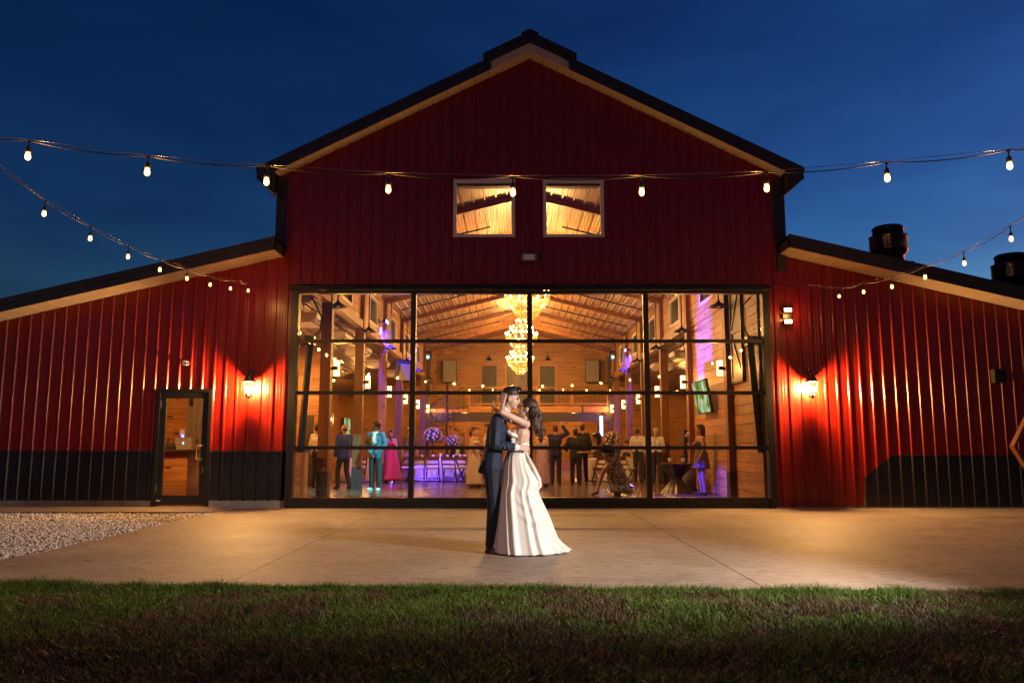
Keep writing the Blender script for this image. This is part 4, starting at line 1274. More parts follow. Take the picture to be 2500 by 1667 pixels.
moving_head(-1.7, 16.3, 5.0, 'moving head light above the glass door throwing blue and yellow beams', MT['blue_led'],
            [((4.5, 18.55, 0.0), 14000, (0.04, 0.03, 1.0), 13), ((1.9, 20.6, 6.5), 2600, (1.0, 0.78, 0.02), 24), ((-3.3, 21.5, 6.0), 6000, (0.05, 0.02, 1.0), 34), ((4.2, 23.0, 6.0), 3500, (0.05, 0.02, 1.0), 16)])

# tall patio heater glowing blue
t = thing('patio_heater', 'slim patio heater with glowing blue tube among the dancers', 'heater', (3.45, 30.2, 0.012))
MB().lathe([(0.22, 0), (0.22, 0.03), (0.05, 0.06), (0.05, 1.2)], n=14).build('stand', MT['steel'], t, True)
MB().lathe([(0.055, 1.2), (0.055, 2.3)], n=12).build('glow_tube', MT['heater_led'], t, True)
MB().lathe([(0.27, 2.33), (0.06, 2.44), (0.0, 2.45)], n=18).build('reflector', MT['steel'], t, True)

# ------------------------------------------------------------------ tables, chairs, flowers
def make_chair():
    t = thing('folding_chair', 'x', 'chair', (0, 0, 0), group='wooden folding chairs at the tables')
    w = 0.21
    for s in (-1, 1):
        MB().bar((s * w, 0.20, 0.0), (s * w, -0.30, 0.82), 0.03, 0.045, (0, 1, 0.6)).build('back_leg', MT['chair_wood'], t)
        MB().bar((s * (w - 0.035), -0.26, 0.0), (s * (w - 0.035), 0.20, 0.46), 0.028, 0.04, (0, 1, -0.6)).build('front_leg', MT['chair_wood'], t)
    MB().box(-w + 0.0, w - 0.0, -0.17, 0.24, 0.425, 0.45).build('seat', MT['chair_wood'], t)
    MB().box(-w + 0.02, w - 0.02, -0.15, 0.22, 0.451, 0.485).build('seat_pad', MT['cushion'], t)
    MB().prism([(-w, 0.70), (w, 0.70), (w, 0.80), (0.1, 0.825), (-0.1, 0.825), (-w, 0.80)], 'Y', -0.30, -0.275).build('top_slat', MT['chair_wood'], t)
    MB().box(-w, w, -0.20, -0.18, 0.555, 0.60).build('lower_slat', MT['chair_wood'], t)
    MB().box(-w, w, 0.105, 0.125, 0.10, 0.13).build('stretcher', MT['chair_wood'], t)
    return t
chairs = [(-3.05, 25.6, 4, 'folding chair with its back to the door, first from the post at the near table'),
          (-2.56, 25.45, 0, 'folding chair with its back to the door, second from the post at the near table'),
          (-2.02, 25.45, -6, 'folding chair with its back to the door, third from the post at the near table'),
          (-1.52, 25.7, -35, 'folding chair turned sideways behind the woman in the pale gown'),
          (-1.25, 26.2, -70, 'folding chair at the short end of the near table, past the pale gown'),
          (-3.55, 26.0, 40, 'folding chair at the table corner beside the man in the cowboy hat'),
          (3.60, 24.9, -150, 'folding chair pulled out before the seated woman in the dark dress'),
          (3.15, 27.9, 200, 'folding chair beyond the pink centrepiece table'),
          (2.9, 25.9, 20, 'folding chair half hidden behind the twirling dancer'),
          (-2.5, 29.9, 180, 'folding chair on the far side of the near table'),
          (-4.9, 25.2, 20, 'folding chair at the small aisle table behind the blue lit post')]
ch0 = make_chair()
for i, (x, y, a, lbl) in enumerate(chairs):
    o = ch0 if i == 0 else copy_thing(ch0, (0, 0, 0))
    o.location = (x, y, 0.012); o.rotation_euler = (0, 0, R(a)); o['label'] = lbl

def drape(rx, ry, h, n=96, seed=1, fold=0.06):
    r = random.Random(seed); ph = [r.uniform(0, 6.28) for _ in range(3)]
    prof = [(0.0, h), (0.9, h), (0.985, h - 0.004), (1.0, h - 0.02)] + [(1.0 + 0.10 * t, h - 0.02 - (h - 0.05) * t) for t in (0.15, 0.35, 0.6, 0.8, 1.0)]
    m = MB(); vs = []; fs = []
    for i, (q, z) in enumerate(prof):
        amp = fold * max(0, (h - 0.02 - z) / h)
        for k in range(n):
            a = 2 * math.pi * k / n
            f = 1 + amp * (0.6 * math.sin(11 * a + ph[0]) + 0.4 * math.sin(17 * a + ph[1]))
            vs.append((rx * q * f * math.cos(a), ry * q * f * math.sin(a), z))
    for i in range(len(prof) - 1):
        for k in range(n):
            fs.append((i * n + k, i * n + (k + 1) % n, (i + 1) * n + (k + 1) % n, (i + 1) * n + k))
    m._add(vs, fs)
    return m
def table(x, y, rx, ry, h, label, clabel, seed):
    t = thing('banquet_table', label, 'table', (x, y, 0.012), group='banquet tables under white cloths')
    MB().lathe([(rx * 0.985, h - 0.03), (rx * 0.985, h - 0.008)], n=32).build('table_top', MT['chair_wood'], t).scale = (1, ry / rx, 1)
    for sx in (-0.6, 0.6):
        for sy in (-0.5, 0.5):
            MB().tube([(sx * rx, sy * ry, 0), (sx * rx * 0.9, sy * ry * 0.9, h - 0.03)], 0.018, 6).build('leg', MT['steel'], t)
    c = drape(rx, ry, h, seed=seed).build('tablecloth', MT['linen'], None, True)
    c.location = (x, y, 0.012)
    tag(c, clabel, 'tablecloth', 'white tablecloths')
table(-2.25, 26.9, 1.05, 0.85, 0.75, 'long banquet table with the floral balls under a violet lit cloth', 'white cloth on the table with the two floral balls', 1)
table(3.35, 26.6, 0.80, 0.75, 0.75, 'round banquet table with the pink rose centrepiece under a white cloth', 'white cloth on the table with the pink rose centrepiece', 2)
table(-5.3, 26.2, 0.6, 0.6, 0.75, 'small aisle table behind the blue lit post under a cloth', 'white cloth on the small aisle table', 3)

def bouquet(x, y, ztab, zc, rad, label, seed, petal):
    r = random.Random(seed)
    t = thing('floral_centrepiece', label, 'flowers', (x, y, ztab), group='rose ball centrepieces')
    MB().lathe([(0.10, 0), (0.10, 0.015), (0.014, 0.04), (0.014, zc - ztab - rad * 0.5), (0.07, zc - ztab - rad * 0.35)], n=10).build('stand', MT['black'], t)
    m = MB()
    c = Vector((0, 0, zc - ztab))
    for _ in range(260):
        d = Vector((r.gauss(0, 1), r.gauss(0, 1), r.gauss(0.1, 1))).normalized()
        p = c + Vector((d.x, d.y, d.z * 0.8)) * rad * r.uniform(0.75, 1.08)
        s = r.uniform(0.02, 0.045); a = Vector((r.gauss(0, 1), r.gauss(0, 1), r.gauss(0, 1))).normalized() * s; b = d.cross(a)
        m._add([p - a, p + b * 0.5, p + a, p - b * 0.5], [(0, 1, 2, 3)])
    m.ball(c, (rad * 0.8, rad * 0.8, rad * 0.64), 12, 8)
    o = m.build('leaves', MT['leaf'], t); o['kind'] = 'stuff'
    n = 46
    for i in range(n):
        ph = math.acos(1 - 1.55 * (i + 0.5) / n); th = i * 2.39996 + r.uniform(-.2, .2)
        d = Vector((math.sin(ph) * math.cos(th), math.sin(ph) * math.sin(th), math.cos(ph)))
        p = c + Vector((d.x, d.y, d.z * 0.8)) * rad * r.uniform(0.92, 1.02)
        s = rad * r.uniform(0.12, 0.19)
        q = d.to_track_quat('Z', 'Y').to_matrix()
        m = MB()
        for (rr_, zz_) in ((1.0, 0.0), (0.72, 0.25), (0.42, 0.4)):
            vs = [p + q @ Vector((rr_ * s * math.cos(k * math.pi / 3 + rr_ * 2), rr_ * s * math.sin(k * math.pi / 3 + rr_ * 2), zz_ * s)) for k in range(6)] + [p + q @ Vector((0, 0, (zz_ - 0.35) * s))]
            m._add(vs, [(k, (k + 1) % 6, 6) for k in range(6)])
        m.ball(p + q @ Vector((0, 0, 0.35 * s)), s * 0.28, 6, 4)
        m.build('rose', petal, t)
bouquet(-2.70, 26.75, 0.765, 1.52, 0.34, 'large ball of violet lit roses on a tall black stand', 1, MT['flower'])
bouquet(-2.05, 27.25, 0.765, 1.34, 0.27, 'smaller ball of violet lit roses near the pale gown', 2, MT['flower'])
bouquet(3.42, 26.7, 0.765, 1.44, 0.29, 'pink rose ball with dark leaves behind the dancers', 3, MT['flower'])

r_ = random.Random(11)
cup_spots = [(-3.02, 26.4, 'candle jar'), (-2.62, 26.2, 'candle jar'), (-2.38, 26.25, 'tall cup'), (-2.15, 26.25, 'cup'), (-1.95, 26.3, 'cup'), (-1.75, 26.45, 'cup'), (-1.6, 26.65, 'cup'), (-1.45, 26.8, 'tall cup')]
for i, (x, y, k) in enumerate(cup_spots):
    h = 0.16 if k == 'tall cup' else 0.11
    o = MB().lathe([(0.032, 0), (0.045, h), (0.040, h), (0.028, 0.006)], n=12).build('drinking_cup' if 'cup' in k else 'candle_jar', MT['white_plastic'], None, True)
    o.location = (x, y, 0.765)
    tag(o, 'white %s on the near table, %s from the corner by the cowboy hat' % (k, ['first', 'second', 'third', 'fourth', 'fifth', 'sixth', 'seventh', 'last'][i]), 'cup' if 'cup' in k else 'candle', 'cups and candles on the near table')

# spandex covered cocktail table near the board wall, with two cups
ct = thing('cocktail_table', 'dark stretch cloth cocktail table beside the drinking woman', 'table', (4.12, 19.75, 0.012))
MB().lathe([(0.40, 0.70), (0.40, 0.725), (0.0, 0.726)], n=28).build('table_top', MT['counter_top'], ct)
m = MB(); prof = [(0.40, 0.70), (0.34, 0.60), (0.20, 0.46), (0.13, 0.36), (0.16, 0.26), (0.27, 0.12), (0.36, 0.0)]
vs = []; fs = []
for (q, z) in prof:
    for k in range(32):
        a = 2 * math.pi * k / 32; f = 1 + 0.16 * math.cos(4 * a) * (1 if z < 0.3 else 0.25)
        vs.append((q * f * math.cos(a), q * f * math.sin(a), z))
for i in range(len(prof) - 1):
    for k in range(32):
        fs.append((i * 32 + k, i * 32 + (k + 1) % 32, (i + 1) * 32 + (k + 1) % 32, (i + 1) * 32 + k))
m._add(vs, fs); m.build('stretch_cover', MT['counter_top'], ct, True)
for dx, lb_ in ((-0.17, 'clear cup on the dark cocktail table, nearer the white shirts'), (0.16, 'clear cup on the dark cocktail table, nearer the drinking woman')):
    o = MB().lathe([(0.04, 0), (0.052, 0.13), (0.047, 0.13), (0.035, 0.006)], n=14).build('plastic_cup', MT['white_plastic'], None, True)
    o.location = (4.12 + dx, 19.65, 0.74)
    tag(o, lb_, 'cup', 'cups on the cocktail table')
# blue lit bin, fireplace front with stacked logs in the far aisle
o = thing('waste_bin', 'tall bin lit blue between the cocktail table and the wall', 'bin', (4.55, 20.45, 0.012))
MB().lathe([(0.19, 0), (0.22, 0.6)], n=18).build('barrel', MT['grey_plastic'], o, True)
MB().lathe([(0.235, 0.6), (0.235, 0.63), (0.12, 0.66), (0.0, 0.66)], n=18).build('rim', MT['white_plastic'], o, True)
lr = thing('log_rack', 'stacked firewood rack in the far aisle behind the cocktail table', 'firewood', (5.75, 23.4, 0.012))
MB().box(-0.62, -0.57, -0.15, 0.15, 0, 1.25).box(0.57, 0.62, -0.15, 0.15, 0, 1.25).box(-0.57, 0.57, -0.15, 0.15, 0.0, 0.05).build('frame', MT['black'], lr)
for j in range(9):
    for i in range(8):
        MB().tube([(-0.5 + i * 0.14 + (0.07 if j % 2 else 0), -0.16 - r_.uniform(0, .03), 0.12 + j * 0.125), (-0.5 + i * 0.14 + (0.07 if j % 2 else 0), 0.14, 0.12 + j * 0.125)], 0.062 * r_.uniform(0.8, 1.08), 8).build('log', MT['arch_wood'], lr)
MB().box(-0.66, 0.66, -0.2, 0.2, 1.26, 1.31).build('shelf', MT['black'], lr)
o = thing('bar_cooler', 'black cooler cabinet on the shelf behind the white shirts', 'cabinet', (5.45, 23.4, 1.322))
MB().box(-0.35, 0.30, -0.18, 0.18, 0, 0.32).build('cabinet', MT['door_dark'], o)
MB().box(-0.33, 0.28, -0.19, -0.181, 0.02, 0.30).build('door', MT['screen_dark'], o)

# bar counter seen through the walk door
bc = thing('bar_counter', 'pine fronted bar counter with dark top behind the walk door', 'counter', (-7.79, 16.45, 0.012))
MB().box(-1.4, 1.13, -0.28, 0.3, 0, 1.04).build('carcass', MT['pineX'], bc)
zc = 0.0
for i in range(7):
    MB().box(-1.4, 1.135, -0.302, -0.281, zc + 0.004, zc + 0.148).build('front_board', MT['pineX'], bc); zc += 0.149
MB().box(-1.45, 1.85, -0.36, 0.36, 1.045, 1.09).build('counter_top', MT['counter_top'], bc)
be = thing('bar_end_counter', 'pine boarded counter end inside the glass door by the first post', 'counter', (-4.95, 17.2, 0.012))
MB().box(-0.55, 0.42, -0.3, 0.3, 0, 1.04).build('carcass', MT['pineX'], be)
for i in range(7):
    MB().box(-0.55, 0.42, -0.322, -0.301, i * 0.149 + 0.004, i * 0.149 + 0.148).build('front_board', MT['pineX'], be)
MB().box(-0.6, 0.46, -0.36, 0.36, 1.045, 1.09).build('counter_top', MT['counter_top'], be)
lp = thing('laptop', 'open silver laptop with glowing emblem on the bar counter', 'laptop', (-6.87, 16.42, 1.103), R(12))
MB().box(-0.16, 0.16, -0.02, 0.2, 0, 0.015).build('keyboard_base', MT['alu'], lp)
MB().prism([(-0.055, 0.24), (-0.062, 0.24), (-0.022, 0.015), (-0.015, 0.015)], 'X', -0.16, 0.16).build('lid', MT['alu'], lp)
# round fruit-shaped glowing emblem with a bite and a leaf
m = MB(); pts_ = []
for k in range(20):
    a = 2 * math.pi * k / 20; q = 0.021 * (1 - 0.12 * max(0, math.sin(a)) ** 8 - 0.08 * max(0, -math.sin(a)) ** 10)
    px, pz = q * math.cos(a), q * math.sin(a) * 1.08
    if math.hypot(px - 0.026, pz - 0.002) < 0.012: px = 0.013
    pts_.append((px, pz))
m._add([(p[0], -0.0465 - (p[1]) * 0.18, 0.128 + p[1]) for p in pts_], [tuple(range(20))])
m._add([(p[0], -0.0465 - (p[1]) * 0.18, 0.128 + p[1]) for p in ((0.0, 0.025), (0.004, 0.034), (0.011, 0.037), (0.008, 0.028))], [(0, 1, 2, 3)])
MT['emblem'] = emit('lit_emblem', (0.9, 0.95, 1.0), 1.6)
m.build('emblem', MT['emblem'], lp)
o = thing('sound_mixer', 'dark sound mixer with looped cables on the bar counter', 'mixer', (-7.2, 16.4, 1.103))
MB().prism([(-0.15, 0.0), (0.15, 0.0), (0.15, 0.12), (-0.15, 0.06)], 'X', -0.22, 0.2).build('desk', MT['rubber'], o)
for k in range(3):
    MB().tube([(-0.15 + 0.13 * k, 0.05, 0.08), (-0.12 + 0.13 * k, 0.04, 0.22), (-0.03 + 0.13 * k, 0.02, 0.21), (0.0 + 0.13 * k, 0.0, 0.06)], 0.008, 5).build('cable', MT['rubber'], o, True)
# sliding barn door behind the bar
bd = thing('sliding_barn_door', 'grey sliding barn door with diagonal brace behind the bar', 'barn door', (-7.55, 19.06, 0.03))
for i in range(6):
    MB().box(-0.35 + i * 0.19, -0.35 + i * 0.19 + 0.184, -0.03, 0.0, 0, 2.35).build('board', MT['grey_wood'], bd)
MB().box(-0.35, 0.79, -0.055, -0.031, 2.2, 2.35).box(-0.35, 0.79, -0.055, -0.031, 0, 0.15).box(-0.35, -0.22, -0.056, -0.031, 0.15, 2.2).build('rail', MT['grey_wood'], bd)
MB().bar((-0.2, -0.045, 0.2), (0.7, -0.045, 2.15), 0.03, 0.06, (0, 0, 1)).build('brace', MT['black'], bd)
MB().box(-1.2, 0.9, -0.075, -0.057, 2.42, 2.5).build('track', MT['loft_steel'], bd)
MB().box(-0.3, -0.22, -0.085, -0.057, 2.1, 2.55).box(0.55, 0.63, -0.085, -0.057, 2.1, 2.55).build('hanger', MT['black'], bd)
MB().box(0.08, 0.30, -0.035, -0.031, 1.15, 1.45).build('notice', MT['paper'], bd)
o = thing('wall_outlet_light', 'small blue night light plugged into the bar wall outlet', 'night light', (-8.02, 19.07, 1.42))
MB().box(-0.06, 0.06, -0.015, 0.0, 0, 0.16).build('plate', MT['white_plastic'], o)
MB().ball((0.02, -0.03, -0.01), 0.025, 8, 6).build('glow', MT['blue_led'], o)

# ------------------------------------------------------------------ fittings outside
def lantern(x, label, power):
    t = thing('wall_lantern', label, 'lantern', (x, YW - 0.022, 2.10), group='carriage lanterns on the front wall')
    MB().lathe([(0.055, -0.006), (0.055, 0.006)], (0, 0, 0), 12).build('wall_plate', MT['black'], t)
    pl = t.children[-1]; pl.rotation_euler = (R(90), 0, 0); pl.location = (0, -0.004, 0.50)
    c = (0, -0.17, 0)
    MB().tube([(0, -0.01, 0.50), (0, -0.06, 0.57), (0, -0.13, 0.57), (0, -0.17, 0.52), (0, -0.17, 0.44)], 0.011, 8).build('scroll_arm', MT['black'], t, True)
    MB().lathe([(0.135, 0.285), (0.14, 0.30), (0.105, 0.33), (0.06, 0.40), (0.035, 0.43), (0.045, 0.445), (0.02, 0.46), (0.012, 0.485)], c, 8).build('cap', MT['black'], t)
    MB().lathe([(0.065, 0.0), (0.075, 0.02), (0.065, 0.035)], c, 8).lathe([(0.02, -0.03), (0.035, 0.0)], c, 8).build('base', MT['black'], t)
    m = MB()
    for k in range(6):
        a = k * math.pi / 3 + 0.2
        m.tube([(0.066 * math.cos(a), -0.17 + 0.066 * math.sin(a), 0.03), (0.118 * math.cos(a), -0.17 + 0.118 * math.sin(a), 0.29)], 0.0055, 5)
    m.build('cage', MT['black'], t)
    for k in range(6):
        a = k * math.pi / 3 + 0.2; b = a + math.pi / 3
        q, p = 0.062, 0.114
        mm = MB()._add([(q * math.cos(a), -0.17 + q * math.sin(a), 0.035), (q * math.cos(b), -0.17 + q * math.sin(b), 0.035), (p * math.cos(b), -0.17 + p * math.sin(b), 0.285), (p * math.cos(a), -0.17 + p * math.sin(a), 0.285)], [(0, 1, 2, 3)])
        mm.build('pane', MT['lamp_glass'], t)
    for k in range(3):
        a = k * 2.094
        px, py = 0.032 * math.cos(a), -0.17 + 0.032 * math.sin(a)
        cn = MB().lathe([(0.014, 0.03), (0.014, 0.10)], (px, py, 0), 8).build('candle', MT['white_plastic'], t)
        MB().ball((px, py, 0.155), (0.026, 0.026, 0.055), 10, 8).build('bulb', MT['lantern_bulb'], cn)
    point('lantern_light', (0, -0.17, 0.19), power, (1.0, 0.52, 0.16), 0.05, t)
lantern(-5.045, 'lit carriage lantern between the walk door and the wide glass door', 800)
lantern(5.755, 'lit carriage lantern on the red wall of the wing with the roof fans', 900)

t = thing('twin_wall_light', 'small twin lens wall light glowing beside the wide glass door', 'wall light', (5.39, YW - 0.023, 3.69))
MB().box(-0.09, 0.09, -0.06, 0.0, -0.04, 0.05).build('housing', MT['black'], t)
for z in (0.115, -0.115):
    MB().box(-0.075, 0.075, -0.085, -0.01, z - 0.04, z + 0.04).build('hood', MT['bronze'], t)
    MB().box(-0.066, 0.066, -0.098, -0.086, z - 0.032, z + 0.032).build('lens', MT['lantern_bulb'], t)
point('twin_wall_light_lamp', (0, -0.2, 0.0), 9, WARM, 0.05, t)

t = thing('flood_light', 'unlit rectangular flood light below the gable windows', 'flood light', (0.335, YW - 0.022, 4.74))
MB().prism([(0, 0), (-0.05, 0.0), (-0.10, 0.05), (-0.10, 0.19), (-0.03, 0.225), (0, 0.225)], 'X', -0.165, 0.165).build('housing', MT['bronze'], t)
MB().box(-0.105, 0.105, -0.106, -0.101, 0.065, 0.165).build('lens', MT['white_plastic'], t)
MB().box(-0.15, -0.112, -0.112, -0.101, 0.045, 0.19).box(0.112, 0.15, -0.112, -0.101, 0.045, 0.19).box(-0.112, 0.112, -0.112, -0.101, 0.168, 0.19).box(-0.112, 0.112, -0.112, -0.101, 0.045, 0.062).build('bezel', MT['grey_plastic'], t)

t = thing('security_camera', 'small white security camera above the walk door', 'camera', (-6.36, YW - 0.02, 2.77))
MB().lathe([(0.05, 0), (0.05, 0.03)], n=12).build('mount', MT['white_plastic'], t); t.children[-1].rotation_euler = (R(90), 0, 0)
MB().tube([(-0.02, -0.05, 0.0), (0.09, -0.09, -0.02)], 0.035, 10).build('housing', MT['white_plastic'], t)
MB().tube([(0.091, -0.09, -0.02), (0.094, -0.091, -0.0205)], 0.026, 10).build('lens', MT['screen_dark'], t)

t = thing('wall_light', 'dark unlit square wall light above the hexagon arch', 'wall light', (9.42, YW - 0.022, 2.38))
MB().prism([(-0.13, -0.02), (0.13, -0.02), (0.11, -0.12), (-0.11, -0.12)], 'Z', 0, 0.26).build('housing', MT['bronze'], t)
MB().box(-0.10, 0.10, -0.128, -0.121, 0.02, 0.24).build('face', MT['screen_dark'], t)
MB().box(-0.06, 0.06, -0.02, 0, 0.05, 0.2).build('bracket', MT['bronze'], t)

def roof_fan(x, y, label):
    z = 5.165 - 0.236 * abs(x - 5.28) + 0.30
    t = thing('roof_exhaust_fan', label, 'exhaust fan', (x, y, z), group='exhaust fans on the wing roof')
    MB().box(-0.36, 0.36, -0.36, 0.36, -0.42, 0.46).build('curb', MT['bronze'], t)
    MB().lathe([(0.30, 0.46), (0.30, 0.62), (0.34, 0.68), (0.385, 0.74), (0.40, 0.80), (0.40, 1.06), (0.415, 1.09), (0.395, 1.10), (0.32, 1.10)], n=32).build('windband', MT['duct'], t, True)
    MB().lathe([(0.32, 1.10), (0.32, 1.24), (0.335, 1.25), (0.335, 1.28), (0.30, 1.32), (0.0, 1.35)], n=32).build('motor_cover', MT['duct'], t, True)
    MB().tube([(-0.25, -0.33, 0.80), (-0.25, -0.335, 0.98)], 0.03, 8).build('latch', MT['steel'], t)
roof_fan(8.44, 17.0, 'dark metal exhaust fan standing clear on the wing roof')
roof_fan(11.15, 17.0, 'dark metal exhaust fan cut off by the picture edge')

# hexagonal wedding arch at the right edge
t = thing('hexagon_arch', 'hexagonal wooden wedding arch by the wing, cut off by the picture edge', 'arch', (9.83, 13.6, 0))
pv = [(1.16 * math.cos(R(60 * k)), 1.16 * math.sin(R(60 * k)) + 1.16) for k in range(6)]
for k in range(6):
    p, q = pv[k], pv[(k + 1) % 6]
    MB().bar((p[0], 0, p[1]), (q[0], 0, q[1]), 0.12, 0.042, (-(q[1] - p[1]), 0, q[0] - p[0])).build('beam', MT['arch_wood'], t)
for sx in (-0.5, 0.5):
    MB().box(sx - 0.05, sx + 0.05, -0.45, 0.45, 0.0, 0.125).build('foot', MT['arch_wood'], t)

# festoon strings over the patio
def fest(y, pairs):
    return [(x, y, z) for x, z in pairs]
def px2(x, yy, D):     # picture column and row at distance D -> world point
    u = (x * 2500 / 2352 - 1250) / 1900; v = (833.5 - yy * 2500 / 2352) / 1900
    d = math.cos(PITCH) - v * math.sin(PITCH); z = math.sin(PITCH) + v * math.cos(PITCH)
    return (u / d * D, D, 1.17 + z / d * D)
FY = 5.6
B = [(-210, 328), (64, 358), (338, 394), (612, 416), (892, 434), (1178, 441), (1474, 440), (1761, 431), (2038, 408), (2319, 380), (2600, 348)]
bul = [Vector(px2(x, y, FY)) for x, y in B]
DROP = 0.118
tops = [b + Vector((0, 0, DROP)) for b in bul]
wire = []
for i in range(len(tops) - 1):
    for k in range(8):
        q = k / 8
        p = tops[i].lerp(tops[i + 1], q); p.z -= 0.055 * 4 * q * (1 - q) * 0.5
        wire.append(p)
wire.append(tops[-1])
sup = [p + Vector((0, 0.01, 0.012)) for p in tops]
string_lights('festoon_lights', 'long festoon string crossing in front of the gable', wire, bul, DROP, 15, 1.0, sup)

def receding(x0, ds, zs, endp, label, dz=0.14):
    bl = [Vector((x0, d, z)) for d, z in zip(ds, zs)]
    tp = [b + Vector((0, 0, dz)) for b in bl]
    st_ = tp[0] + (tp[0] - tp[1]) * 3.5 + Vector((0, 0, 0.35))
    st_.y = max(st_.y, 4.0)
    w = []; full = [st_] + tp + [Vector(endp)]
    for i in range(len(full) - 1):
        for k in range(6):
            q = k / 6; p = full[i].lerp(full[i + 1], q); p.z -= 0.03 * 4 * q * (1 - q)
            w.append(p)
    w.append(full[-1])
    string_lights('festoon_lights', label, w, bl, dz, 12, 1.0, [p + Vector((0, 0, 0.012)) for p in full])
BL = [(64, 490), (181, 547), (273, 589), (351, 619), (417, 639), (471, 653), (518, 662), (563, 667)]
ds = [7.9 + 0.9 * k for k in range(8)]
receding(-4.90, ds, [px2(x, y, d)[2] for (x, y), d in zip(BL, ds)], (-4.9, YW - 0.03, 4.36), 'festoon string running to the wing wall above the walk door side')
BR = [(2350, 548), (2238, 604), (2145, 636), (2069, 658), (2000, 670), (1942, 680)]
ds = [8.5 + 0.92 * k for k in range(6)]
receding(5.60, ds, [px2(x, y, d)[2] for (x, y), d in zip(BR, ds)], (5.12, YW - 0.03, 4.36), 'festoon string running to the wall below the roof fans')

# ------------------------------------------------------------------ people
def remesh(mb, voxel, smooth=3, labels=None):
    """fuse overlapping closed shapes into one continuous surface"""
    src = bpy.data.meshes.new('tmp'); src.from_pydata(mb.v, [], mb.f); src.update()
    ob = bpy.data.objects.new('tmp', src); COL.objects.link(ob)
    md = ob.modifiers.new('r', 'REMESH'); md.mode = 'VOXEL'; md.voxel_size = voxel
    if smooth:
        sm = ob.modifiers.new('s', 'SMOOTH'); sm.iterations = smooth; sm.factor = 0.5
    dg = bpy.context.evaluated_depsgraph_get()
    me = bpy.data.meshes.new_from_object(ob.evaluated_get(dg))
    bpy.data.objects.remove(ob); bpy.data.meshes.remove(src)
    me.polygons.foreach_set('use_smooth', [True] * len(me.polygons))
    return me

def paint(me, mb, mats):
    """face material = that of the nearest source shape"""
    for m in mats:
        me.materials.append(m)
    if len(mats) < 2: return me
    n = len(mb.v); kd = kdtree.KDTree(n)
    lab = [0] * n
    for q, i in zip(mb.f, mb.mi):
        for v in q: lab[v] = i
    for i, v in enumerate(mb.v): kd.insert(v, i)
    kd.balance()
    me.polygons.foreach_set('material_index', [lab[kd.find(p.center)[1]] for p in me.polygons])
    return me

_mc = {}
def cloth(col, rough=0.75, sheen=0.1):
    k = ('c',) + tuple(col) + (rough,)
    if k not in _mc: _mc[k] = simple('cloth_%d' % len(_mc), col, rough, 0, 0.10, 30, 0.05, sheen=sheen)
    return _mc[k]
def skin(col):
    k = ('s',) + tuple(col)
    if k not in _mc: _mc[k] = simple('skin_%d' % len(_mc), col, 0.5, 0, 0.06, 25)
    return _mc[k]
def hairm(col):
    k = ('h',) + tuple(col)
    if k not in _mc: _mc[k] = simple('hair_%d' % len(_mc), col, 0.42, 0, 0.35, 90, 0.35)
    return _mc[k]
EYE = simple('eye_dark', (0.02, 0.015, 0.012), 0.3)
LIP = simple('lips', (0.38, 0.12, 0.10), 0.5)

STAND = dict(pelvis=(0, 0, 0.95), waist=(0, 0, 1.10), chest=(0, 0.0, 1.30), neck=(0, 0.01, 1.47), head=(0, -0.01, 1.63),
             sL=(0.185, 0, 1.42), eL=(0.235, 0.03, 1.14), wL=(0.235, -0.05, 0.90),
             sR=(-0.185, 0, 1.42), eR=(-0.235, 0.03, 1.14), wR=(-0.235, -0.05, 0.90),
             hL=(0.09, 0, 0.92), kL=(0.10, -0.01, 0.50), aL=(0.105, 0.03, 0.09), tL=(0.125, -0.13, 0.035),
             hR=(-0.09, 0, 0.92), kR=(-0.10, -0.01, 0.50), aR=(-0.105, 0.03, 0.09), tR=(-0.125, -0.13, 0.035))

def hand(mb, w, d, up, side, s=1.0, curl=0.35):
    """palm, four fingers and a thumb leaving the wrist w in direction d; up = back of the hand normal, side = thumb side"""
    d = Vector(d).normalized(); up = Vector(up); up = (up - d * up.dot(d)).normalized(); lat = d.cross(up).normalized()
    if lat.dot(Vector(side)) < 0: lat = -lat
    w = Vector(w)
    c = w + d * 0.055 * s
    for q in (-0.022, 0.0, 0.022):
        mb.capsule(w + lat * q * 0.7 * s + d * 0.005, c + lat * q * s + d * 0.03 * s, 0.015 * s, 0.014 * s, 8, 2)
    for i, (q, L) in enumerate(((0.031, 0.066), (0.011, 0.076), (-0.010, 0.071), (-0.030, 0.056))):
        b = c + lat * q * s + d * 0.036 * s
        k = b + (d * math.cos(curl * 0.5) - up * math.sin(curl * 0.5)) * L * 0.52 * s + lat * q * 0.12 * s
        e = k + (d * math.cos(curl * 1.6) - up * math.sin(curl * 1.6)) * L * 0.5 * s
        mb.capsule(b, k, 0.0095 * s, 0.0085 * s, 7, 2); mb.capsule(k, e, 0.0085 * s, 0.007 * s, 7, 2)
    b = w + d * 0.03 * s + lat * 0.026 * s
    k = b + (d * 0.7 + lat * 0.7 - up * 0.15) * 0.042 * s
    e = k + (d * 0.93 + lat * 0.3 - up * 0.2) * 0.034 * s
    mb.capsule(b, k, 0.0125 * s, 0.0105 * s, 7, 2); mb.capsule(k, e, 0.0105 * s, 0.008 * s, 7, 2)

